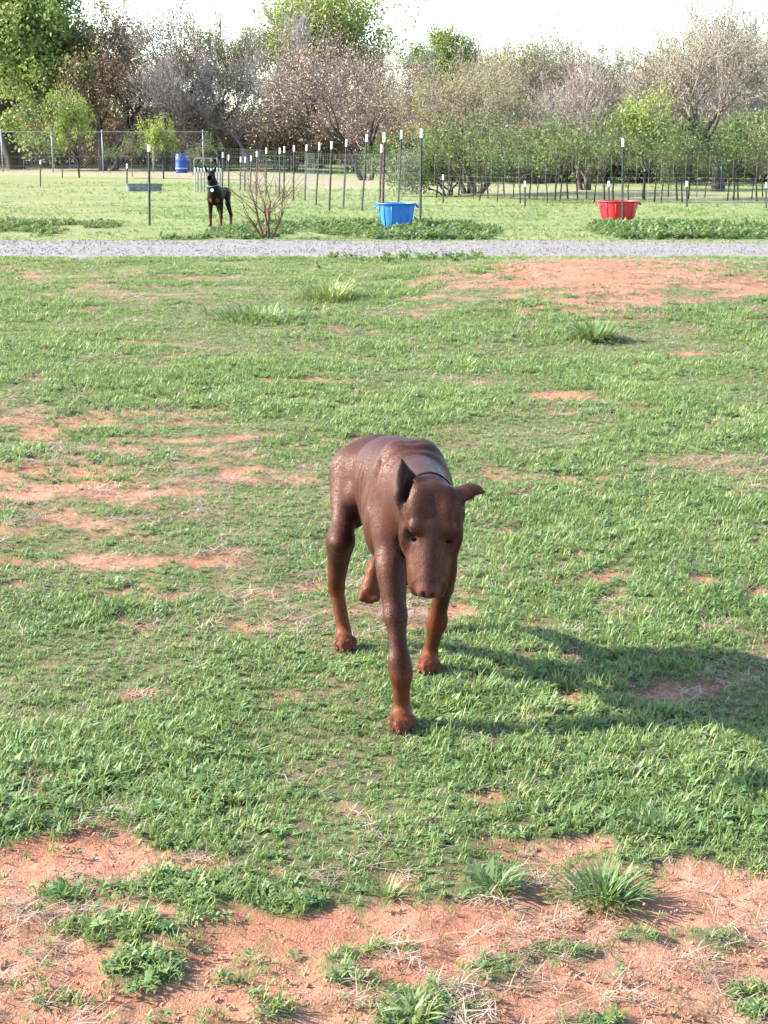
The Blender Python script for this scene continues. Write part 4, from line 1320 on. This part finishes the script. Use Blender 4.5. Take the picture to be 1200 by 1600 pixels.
for i, px in enumerate([682, 700, 716, 750, 764, 778, 790, 803, 815, 828, 840, 858, 868, 876, 890, 905, 918, 930, 948, 960, 985, 1025, 1035, 1046, 1062, 1070, 1078, 1092, 1104, 1140, 1150, 1158, 1178, 1187, 1196, 1212]):
    h_ = rt.uniform(1.5, 2.6)
    its.append((plant(sapling, px, rt.uniform(23.6, 26.5), None, h=h_, rz=rt.uniform(0, 6.28), dup=i > 0), px, h_))
label_by_mark(its, 'thin dark lane sapling near', 'sapling', 'saplings along the dirt lane')
its = []
for i, px in enumerate([95, 170, 205, 300, 328]):
    h_ = rt.uniform(1.4, 2.4)
    its.append((plant(sapling, px, rt.uniform(37, 46), None, h=h_, rz=rt.uniform(0, 6.28), dup=True), px, h_))
label_by_mark(its, 'thin sapling in the far meadow near', 'sapling', 'saplings by the chain link fence')

# bare shrub beside the track ------------------------------------------------
shrub = make_tree('bare_shrub', BARK_RED, None, seed=71, h=1.25, spread=1.0, stems=9, trunk_h=0.42, levels=2, kids=(3, 3), up=0.10, r0=0.034, twig=0.0055, wiggle=0.10)
p = on_ground(417, 373)
shrub.location = (p.x, p.y, float(gz(p.x, p.y)))
shrub.scale = (1.15, 1.15, 1.05)
tag(shrub, 'leafless shrub with red brown stems beside the gravel track', 'shrub')

# ------------------------------------------------------------------ T-post fences
POST_GREEN = plain('dark green post paint', (0.007, 0.019, 0.014), 0.65, 0.25, 0.5, 20)
POST_RUST = plain('rusty post steel', (0.060, 0.026, 0.020), 0.8, 0.3, 0.5, 25)
POST_CAP = plain('white post tip', (0.95, 0.95, 0.92), 0.5, 0.4, 0.05)
WIRE = plain('galvanised wire', (0.24, 0.26, 0.24), 0.7, 0.2, 0.2)
RAIL = plain('grey galvanised tube', (0.33, 0.35, 0.37), 0.45, 0.5, 0.15)

def t_post(parent, foot, top, mat=POST_GREEN, cap=0.16, w=0.021):
    """studded T-section steel post from foot to top with a painted tip"""
    foot, top = Vector(foot), Vector(top)
    ax = (top - foot); L = ax.length; ax.normalize()
    def section(z0, z1, g):
        mb = MB()
        mb.box(-w - g, w + g, -0.004 - g, 0.004 + g, z0, z1)            # flange
        mb.box(-0.0035 - g, 0.0035 + g, 0.0042 + g, 0.034 + g, z0, z1)          # web
        return mb
    mb = section(-0.25, L - cap, 0.0)
    z = 0.15
    while z < L - cap:
        mb.box(-0.008, 0.008, -0.012, -0.0042, z, z + 0.018)
        z += 0.12
    me = mb.build('post', mat, parent)
    me.location = foot - parent.location
    me.rotation_mode = 'QUATERNION'
    me.rotation_quaternion = Vector((0, 0, 1)).rotation_difference(ax) @ Quaternion((0, 0, 1), -0.93)
    c = section(L - cap, L, 0.0015).build('post_tip', POST_CAP, me)
    return me

def wire_panel(parent, a, b, h0, h1, nv_step=0.16, rows=8, r=0.0022, name='wire_mesh', sag=0.0):
    a, b = Vector(a), Vector(b)
    mb = MB()
    L = (b - a).length
    n = max(2, int(L / nv_step))
    for i in range(rows):
        z = h0 + (h1 - h0) * (i / (rows - 1)) ** 0.85
        mb.tube([a + Vector((0, 0, z)), a.lerp(b, 0.5) + Vector((0, 0, z - sag)), b + Vector((0, 0, z))], r, 3, False)
    for i in range(n + 1):
        p = a.lerp(b, i / n)
        mb.tube([p + Vector((0, 0, h0)), p + Vector((0, 0, h1))], r, 3, False)
    return mb.build(name, WIRE, parent)

def ground_pt(px, py):
    p = on_ground(px, py)
    p.z = float(gz(p.x, p.y))
    return p

# fence along the track
fA = empty('wire_fence', ground_pt(656, 353))
tag(fA, 'roadside wire fence on dark green steel posts with white tips', 'fence')
lineA = [(233, 352, 232, 226), (656, 353, 658, 201), (972, 345, 973, 216)]
ptsA = []
for bx, by, tx, ty in lineA:
    foot = ground_pt(bx, by)
    top = at_dist(tx, ty, foot.y)
    t_post(fA, foot, top, cap=0.17 if bx != 233 else 0.13)
    ptsA.append(foot)
off = lambda v: Vector(v) - fA.location + Vector((0, -0.02, 0))
ends = [ptsA[0] + (ptsA[0] - ptsA[1]).normalized() * 6] + ptsA + [ptsA[2] + (ptsA[2] - ptsA[1]).normalized() * 5]
for i in range(4):
    wire_panel(fA, off(ends[i]), off(ends[i + 1]), 0.06, 1.30, 0.30, 7, 0.0016)

# fence running away from the track, posts close together
fB = empty('wire_fence', ground_pt(597, 358))
tag(fB, 'long wire fence of close set white tipped posts running away from the track', 'fence')
lineB = [(597, 358, 600, 207, 1), (621, 338, 627, 204, 0), (565, 329, 573, 210, 0), (592, 332, 596, 226, 0), (536, 324, 541, 218, 0), (514, 329, 518, 221, 0), (493, 319, 499, 224, 0), (476, 313, 479, 226, 0),
         (458, 313, 459, 227, 0), (443, 311, 444, 229, 0), (436, 309, 437, 231, 0), (415, 308, 416, 231, 0), (400, 306, 401, 236, 0), (391, 304, 392, 243, 0), (382, 303, 383, 245, 0), (375, 302, 376, 245, 0), (357, 301, 357, 242, 0), (347, 300, 348, 238, 0)]
ptsB = []
for bx, by, tx, ty, rusty in lineB:
    foot = ground_pt(bx, by)
    t_post(fB, foot, at_dist(tx, ty, foot.y), POST_RUST if rusty else POST_GREEN, cap=0.17)
    ptsB.append(foot)
offB = lambda v: Vector(v) - fB.location + Vector((0, -0.03, 0))
order = [1, 2, 4, 6, 7, 9, 11, 12, 15, 17]
wire_panel(fB, offB(ptsA[1]), offB(ptsB[1]), 0.06, 1.38, 0.15, 9, 0.0010)
for i in range(len(order) - 1):
    wire_panel(fB, offB(ptsB[order[i]]), offB(ptsB[order[i + 1]]), 0.06, 1.32, 0.15, 9, 0.0016)

# low fence along the dirt lane on the right, short posts on the left
fC = empty('wire_fence', ground_pt(692, 317))
tag(fC, 'low wire fence with short white tipped posts along the dirt lane', 'fence')
ptsC = []
for bx, by, ty in [(692, 317, 273), (820, 322, 283), (951, 322, 283), (1073, 324, 283), (1197, 326, 285), (1330, 328, 286)]:
    foot = ground_pt(bx, by)
    t_post(fC, foot, at_dist(bx, ty, foot.y), cap=0.13)
    ptsC.append(foot)
offC = lambda v: Vector(v) - fC.location + Vector((0, -0.03, 0))
for i in range(5):
    wire_panel(fC, offC(ptsC[i]), offC(ptsC[i + 1]), 0.08, 0.72, 0.30, 5, 0.0012)
for bx, by, ty, lab in [(63, 297, 250, 'short white tipped post standing alone in the open meadow'), (198, 304, 256, 'short white tipped post beside the grey stock trough')]:
    foot = ground_pt(bx, by)
    r = empty('fence_post', foot)
    t_post(r, foot, at_dist(bx, ty, foot.y), cap=0.14)
    tag(r, lab, 'post')

# low gate of white topped pickets behind the black dog
gate = empty('picket_gate', ground_pt(323, 305))
tag(gate, 'low gate of thin white topped pickets behind the black dog', 'gate')
for i in range(9):
    foot = ground_pt(304 + i * 5.0, 305)
    t_post(gate, foot, at_dist(304 + i * 5.0, 262 + (i % 3 == 2), foot.y), RAIL, cap=0.13, w=0.010)
a, b = ground_pt(304, 305) - gate.location, ground_pt(344, 305) - gate.location
MB().tube([a + Vector((0, 0.05, 0)), a + Vector((0, 0.05, 0.95)), a + Vector((0.06, 0.05, 1.02)), b + Vector((-0.06, 0.05, 1.02)), b + Vector((0, 0.05, 0.95)), b + Vector((0, 0.05, 0))], 0.009, 8).build('frame', RAIL, gate, True)

# chain link fence at the far left
cl = empty('chain_link_fence', (-14, 88, float(gz(-14, 88))))
tag(cl, 'tall grey chain link fence in front of the wood', 'fence')
x0, x1, yl, hc = -34.0, -9.4, 88.0, 2.15
posts = np.arange(x0, x1 + 0.1, 2.7)
for x in posts:
    o = MB().tube([(0, 0, -0.3), (0, 0, hc + 0.05)], 0.032, 8).build('post', RAIL, cl, True)
    o.location = (x + 14, 0, 0)
    MB().lathe([(0.0, hc + 0.11), (0.03, hc + 0.09), (0.042, hc + 0.05)], 8).build('post_cap', RAIL, o, True)
MB().tube([(x0 + 14, -0.04, hc), (x1 + 14, -0.04, hc)], 0.024, 8).build('top_rail', RAIL, cl, True)
mb = MB()
st = 0.16
xx = x0
while xx < x1:
    for s in (-1, 1):
        xe = xx + s * hc
        t = 1.0
        if xe < x0: t = (xx - x0) / hc
        if xe > x1: t = (x1 - xx) / hc
        if t > 0.02:
            mb.tube([(xx + 14, -0.07 + 0.004 * s, 0.03), (xx + s * hc * t + 14, -0.07 + 0.004 * s, 0.03 + (hc - 0.03) * t)], 0.0026, 3, False)
    xx += st
mb.build('link_mesh', WIRE, cl)

# ------------------------------------------------------------------ tubs, trough, barrel
def tub(name, px, py, rad, h, mat, label, dark):
    p = ground_pt(px, py)
    o = empty(name, p)
    rt_ = rad
    rb = rad * 0.80
    prof = [(0.0, 0.012), (rb * 0.96, 0.012), (rb, 0.03)]
    for i in range(1, 9):
        t = i / 8
        prof.append((rb + (rt_ - rb) * t, 0.03 + (h - 0.05) * t))
    outer = prof[1:]
    shell = [(0.0, 0.004)] + [(r, z) for r, z in outer] + [(rt_ + 0.022, h - 0.018), (rt_ + 0.026, h - 0.006), (rt_ + 0.018, h), (rt_ - 0.006, h - 0.004)]
    shell += [(r - 0.008, z) for r, z in reversed(outer)] + [(0.0, 0.035)]
    body = MB().lathe(shell, 48).build('shell', mat, o, True)
    for k in range(12):                               # moulded ribs
        w = 2 * math.pi * (k + 0.5) / 12
        r = MB()
        c, s = math.cos(w), math.sin(w)
        r.tube([((rb + (rt_ - rb) * t + 0.002) * c, (rb + (rt_ - rb) * t + 0.002) * s, 0.03 + (h - 0.06) * t) for t in (0.03, 0.5, 0.97)], 0.010, 6)
        r.build('rib', mat, o, True)
    for w in (0.15, math.pi + 0.15):                  # rope handles on lugs
        c, s = math.cos(w), math.sin(w)
        R0 = rt_ + 0.02
        hb = MB()
        pts = []
        for i in range(9):
            q = math.pi * i / 8
            out = R0 + 0.055 * math.sin(q)
            side = 0.085 * math.cos(q)
            pts.append((out * c - side * s, out * s + side * c, h - 0.03 - 0.055 * math.sin(q)))
        hb.tube(pts, 0.014, 8).build('handle', dark, o, True)
    tag(o, label, 'tub')
    return o
def plastic(name, c):
    m = Mat(name, 0.42, 0.5)
    n = m.noise(7, 5, 0.7, 'obj')
    m.color(m.dim(m.ramp(n, [(0.3, tuple(x * 0.85 for x in c)), (0.65, c), (0.85, tuple(min(1, x * 1.05 + 0.02) for x in c))]), 0.75))
    return m.m
BLUE = plastic('blue tub plastic', (0.030, 0.22, 0.66)); RED = plastic('red tub plastic', (0.62, 0.022, 0.040))
tub('muck_tub', 619, 357.5, 0.345, 0.45, BLUE, 'blue plastic tub with handles standing at the fence corner', BLUE)
tub('muck_tub', 965, 342.5, 0.41, 0.40, RED, 'wide red plastic tub standing behind a fence post', RED)

# stock trough
p = ground_pt(225, 304)
tr = empty('stock_trough', p)
tag(tr, 'long low grey stock trough lying in the meadow', 'trough')
GREY = plain('weathered grey steel', (0.16, 0.185, 0.20), 0.6, 0.4, 0.45, 9)
vs, fs = [], []
ring = []
for k in range(32):
    w = 2 * math.pi * k / 32
    cx = 0.40 if math.cos(w) > 0 else -0.40
    ring.append((cx + 0.17 * math.cos(w), 0.17 * math.sin(w)))
levels_ = [(0.96, 0.0), (0.98, 0.05), (1.0, 0.055), (1.0, 0.10), (0.98, 0.105), (1.0, 0.20), (1.05, 0.215), (1.05, 0.235), (0.95, 0.235), (0.93, 0.05)]
for sc_, z in levels_:
    vs += [(x * sc_, y * sc_, z) for x, y in ring]
for i in range(len(levels_) - 1):
    for k in range(32):
        fs.append((i * 32 + k, i * 32 + (k + 1) % 32, (i + 1) * 32 + (k + 1) % 32, (i + 1) * 32 + k))
fs.append(tuple(range((len(levels_) - 1) * 32, len(levels_) * 32)))
MB().add(vs, fs).build('tank', GREY, tr)
for x in (-0.3, 0.3):
    MB().tube([(x - 0.06, -0.18, 0.16), (x - 0.05, -0.205, 0.12), (x + 0.05, -0.205, 0.12), (x + 0.06, -0.18, 0.16)], 0.008, 6).build('handle', GREY, tr, True)

# blue barrel far behind
p = at_dist(284, 262, 86)
br = empty('plastic_barrel', (p.x, 86, float(gz(p.x, 86))))
tag(br, 'dark blue plastic barrel far behind in the meadow', 'barrel')
DBLUE = plastic('dark blue barrel plastic', (0.018, 0.085, 0.45))
MB().lathe([(0, 0), (0.27, 0.0), (0.29, 0.03), (0.295, 0.28), (0.305, 0.31), (0.295, 0.34), (0.295, 0.60), (0.305, 0.63), (0.295, 0.66), (0.29, 0.88), (0.27, 0.91), (0.25, 0.92), (0.25, 0.90), (0, 0.90)], 32).build('drum', DBLUE, br, True)
MB().lathe([(0.306, 0.20), (0.312, 0.21), (0.312, 0.235), (0.306, 0.245)], 32).build('band', plain('white band', (0.55, 0.57, 0.6), 0.5), br, True)
for x in (-0.13, 0.13):
    MB().lathe([(0.0, 0.935), (0.030, 0.935), (0.034, 0.90)], 12, (x, 0)).build('bung', DBLUE, br, True)
br.scale = (1.08, 1.08, 1.08)

# ------------------------------------------------------------------ houses beyond the trees
def house(name, cx, d, w, dep, wall_h, roof_h, brick, roof_mat, label, rz=0.0):
    o = empty(name, (at_dist(cx, 230, d).x, d, float(gz(0, d))), rz)
    tag(o, label, 'house')
    trim = plain('white trim', (0.7, 0.69, 0.66), 0.6, 0.3, 0.08)
    MB().box(-w / 2, w / 2, 0, dep, -0.4, wall_h).build('wall', brick, o)
    ov, e = 0.45, wall_h + 0.003
    vs = [(-w / 2 - ov, -ov, e), (w / 2 + ov, -ov, e), (w / 2 + ov, dep + ov, e), (-w / 2 - ov, dep + ov, e), (-w / 2 + dep * 0.45, dep / 2, e + roof_h), (w / 2 - dep * 0.45, dep / 2, e + roof_h)]
    rf = MB().add(vs, [(0, 1, 5, 4), (1, 2, 5), (2, 3, 4, 5), (3, 0, 4), (3, 2, 1, 0)]).build('roof', roof_mat, o)
    MB().box(-w / 2 + 1.0, -w / 2 + 1.7, dep * 0.4, dep * 0.4 + 0.7, e + 0.2, e + roof_h + 0.1).build('chimney', brick, rf)
    MB().box(-w / 2 - ov + 0.02, w / 2 + ov - 0.02, -ov - 0.03, -ov + 0.0, e - 0.20, e - 0.004).build('fascia', trim, o)
    glass = plain('dark window glass', (0.03, 0.035, 0.045), 0.1, 0.6, 0.2)
    n = int(w // 3)
    for i in range(n):
        x = -w / 2 + (i + 0.5) * w / n
        for z in ([0.9] if wall_h < 4 else [0.9, 3.7]):
            wnd = MB().box(x - 0.5, x + 0.5, -0.03, 0.0 - 0.003, z, z + 1.35).build('window', glass, o)
            f = MB()
            f.box(x - 0.58, x - 0.5, -0.06, -0.003, z - 0.08, z + 1.43); f.box(x + 0.5, x + 0.58, -0.06, -0.003, z - 0.08, z + 1.43)
            f.box(x - 0.498, x + 0.498, -0.06, -0.003, z - 0.08, z - 0.002); f.box(x - 0.498, x + 0.498, -0.06, -0.003, z + 1.352, z + 1.43)
            f.build('frame', trim, wnd)
    return o
brick = plain('red brown brick', (0.24, 0.115, 0.095), 0.9, 0.2, 0.25, 14)
siding = plain('grey siding', (0.34, 0.34, 0.36), 0.8, 0.2, 0.12, 5)
roofing = plain('dark grey shingles', (0.085, 0.082, 0.085), 0.9, 0.15, 0.35, 8)
house('house', 1135, 142, 9.5, 9, 5.6, 3.0, brick, roofing, 'brick house with dark hipped roof behind the bare trees', 0.1)
house('house', 1000, 156, 10, 8, 5.2, 2.6, siding, roofing, 'grey house with low roof half hidden behind the trees', -0.12)

# ------------------------------------------------------------------ the black dog
def black_dog():
    d0 = 30.8
    base = at_dist(341, 228, d0); base.z = float(gz(base.x, d0))
    yaw = R(-13)            # chest towards the camera, rump to the right
    S = Sculpt((-0.36, -0.50, -0.01), (0.36, 0.50, 1.16), 0.009)
    L, F, U = np.array((1.0, 0, 0)), np.array((0, -1.0, 0)), np.array((0, 0, 1.0))
    ax = (L, F, U)
    def W(u, f, z): return np.array((u, -f, z))
    S.ell(W(0, 0.12, 0.535), (0.115, 0.20, 0.17), ax)
    S.ell(W(0, 0.22, 0.53), (0.105, 0.12, 0.16), ax, k=0.06)
    S.cone(W(0, 0.02, 0.585), W(0, -0.22, 0.585), 0.095, 0.09, k=0.06)
    S.ell(W(0, -0.25, 0.57), (0.095, 0.10, 0.095), ax, k=0.05)
    S.cone(W(0, -0.32, 0.61), W(0, -0.38, 0.645), 0.022, 0.014, k=0.03)
    S.cone(W(0, 0.26, 0.62), W(-0.02, 0.36, 0.86), 0.11, 0.070, k=0.06)
    for s in (-1, 1):
        S.ell(W(s * 0.09, 0.24, 0.53), (0.045, 0.06, 0.11), ax, k=0.04)
        S.cone(W(s * 0.095, 0.24, 0.48), W(s * 0.098, 0.21, 0.40), 0.05, 0.040, k=0.03)
        S.cone(W(s * 0.098, 0.21, 0.40), W(s * 0.098, 0.225, 0.17), 0.044, 0.030, k=0.02)
        S.cone(W(s * 0.098, 0.225, 0.17), W(s * 0.098, 0.235, 0.05), 0.030, 0.028, k=0.02)
        S.cone(W(s * 0.098, 0.23, 0.03), W(s * 0.098, 0.285, 0.022), 0.028, 0.026, k=0.02)
        S.cone(W(s * 0.075, -0.23, 0.56), W(s * 0.095, -0.17, 0.40), 0.085, 0.05, k=0.04, flat=(L, 0.75))
        S.cone(W(s * 0.095, -0.17, 0.40), W(s * 0.098, -0.335, 0.185), 0.050, 0.029, k=0.025)
        S.cone(W(s * 0.098, -0.335, 0.185), W(s * 0.098, -0.32, 0.05), 0.029, 0.027, k=0.02)
        S.cone(W(s * 0.098, -0.32, 0.03), W(s * 0.098, -0.265, 0.022), 0.026, 0.024, k=0.02)
    hc = W(-0.025, 0.385, 0.905); A = unit((0.20, -0.92, -0.30)); Lh = unit(np.cross(A, U)); N = np.cross(Lh, A)
    if N[2] < 0: N = -N
    hx = (A, Lh, N)
    S.ell(hc, (0.088, 0.074, 0.066), hx, k=0.04)
    S.cone(hc + A * 0.05 - N * 0.018, hc + A * 0.185 - N * 0.03, 0.052, 0.040, k=0.03)
    S.ell(hc + A * 0.20 - N * 0.012, (0.014, 0.018, 0.014), hx, k=0.01)
    for s in (-1, 1):
        e0 = hc - A * 0.02 + Lh * s * 0.050 + N * 0.035
        S.cone(e0, e0 + N * 0.125 + Lh * s * 0.060 - A * 0.01, 0.034, 0.009, k=0.015, flat=(A, 0.6))
    V, Fc = S.mesh()
    V = relax(V, Fc, 1, 0.4)
    z = V[:, 2]; f = -V[:, 1]; u = V[:, 0]
    Q = V - hc; qa, qs, qn = Q @ A, Q @ Lh, Q @ N
    rust = np.zeros(len(V))
    rust = np.maximum(rust, sstep(0.20, 0.12, z) * 0.9)
    rust = np.maximum(rust, (f > 0) * sstep(0.30, 0.22, z) * (np.abs(u) < 0.095) * 0.5)
    for s in (-1, 1):
        rust = np.maximum(rust, sstep(1.1, 0.8, np.sqrt(((u - s * 0.070) / 0.034) ** 2 + ((z - 0.46) / 0.040) ** 2)) * (f > 0.22))
        rust = np.maximum(rust, sstep(1.1, 0.8, np.sqrt(((qa - 0.07) / 0.014) ** 2 + ((qs - s * 0.03) / 0.014) ** 2)) * (qn > 0.02))
    rust = np.maximum(rust, (qa > 0.07) * (qa < 0.185) * (qn > -0.075) * sstep(0.012, -0.004, qn) * 1.0)
    me = mesh_np('dog_body', V, Fc, [coat_material('black coat', (0.004, 0.004, 0.006), (0.007, 0.006, 0.009), (0.13, 0.052, 0.026), (0.17, 0.072, 0.036), 0.0, 0.55, 0.15)])
    float_attr(me, 'rust', np.clip(rust, 0, 1)); float_attr(me, 'pink', np.zeros(len(V))); float_attr(me, 'dark', np.zeros(len(V)))
    dog = empty('dog', base, yaw); dog.scale = (1.06, 1.06, 1.06)
    tag(dog, 'black and tan dog with upright ears standing behind the fence', 'dog')
    new_obj('body', me, dog)
    # collar with a white tag
    c0 = W(-0.008, 0.305, 0.735); cn = unit(np.array((-0.02, -0.10, 0.24)))
    e1 = unit(np.cross(cn, (0, 1, 0))); e2 = np.cross(cn, e1)
    ring = [c0 + 0.092 * (math.cos(w) * e1 + math.sin(w) * e2) for w in np.linspace(0, 2 * math.pi, 24, endpoint=False)]
    MB().tube(ring, 0.010, 8, closed=True).build('collar', plain('pale collar webbing', (0.16, 0.16, 0.22), 0.7), dog, True)
    t = W(0.01, 0.425, 0.64)
    MB().tube([t + (0, 0.012, 0), t + (0, 0.002, 0)], 0.030, 14).build('tag', plain('white tag', (0.78, 0.78, 0.76), 0.4, 0.5, 0.05), dog)
black_dog()
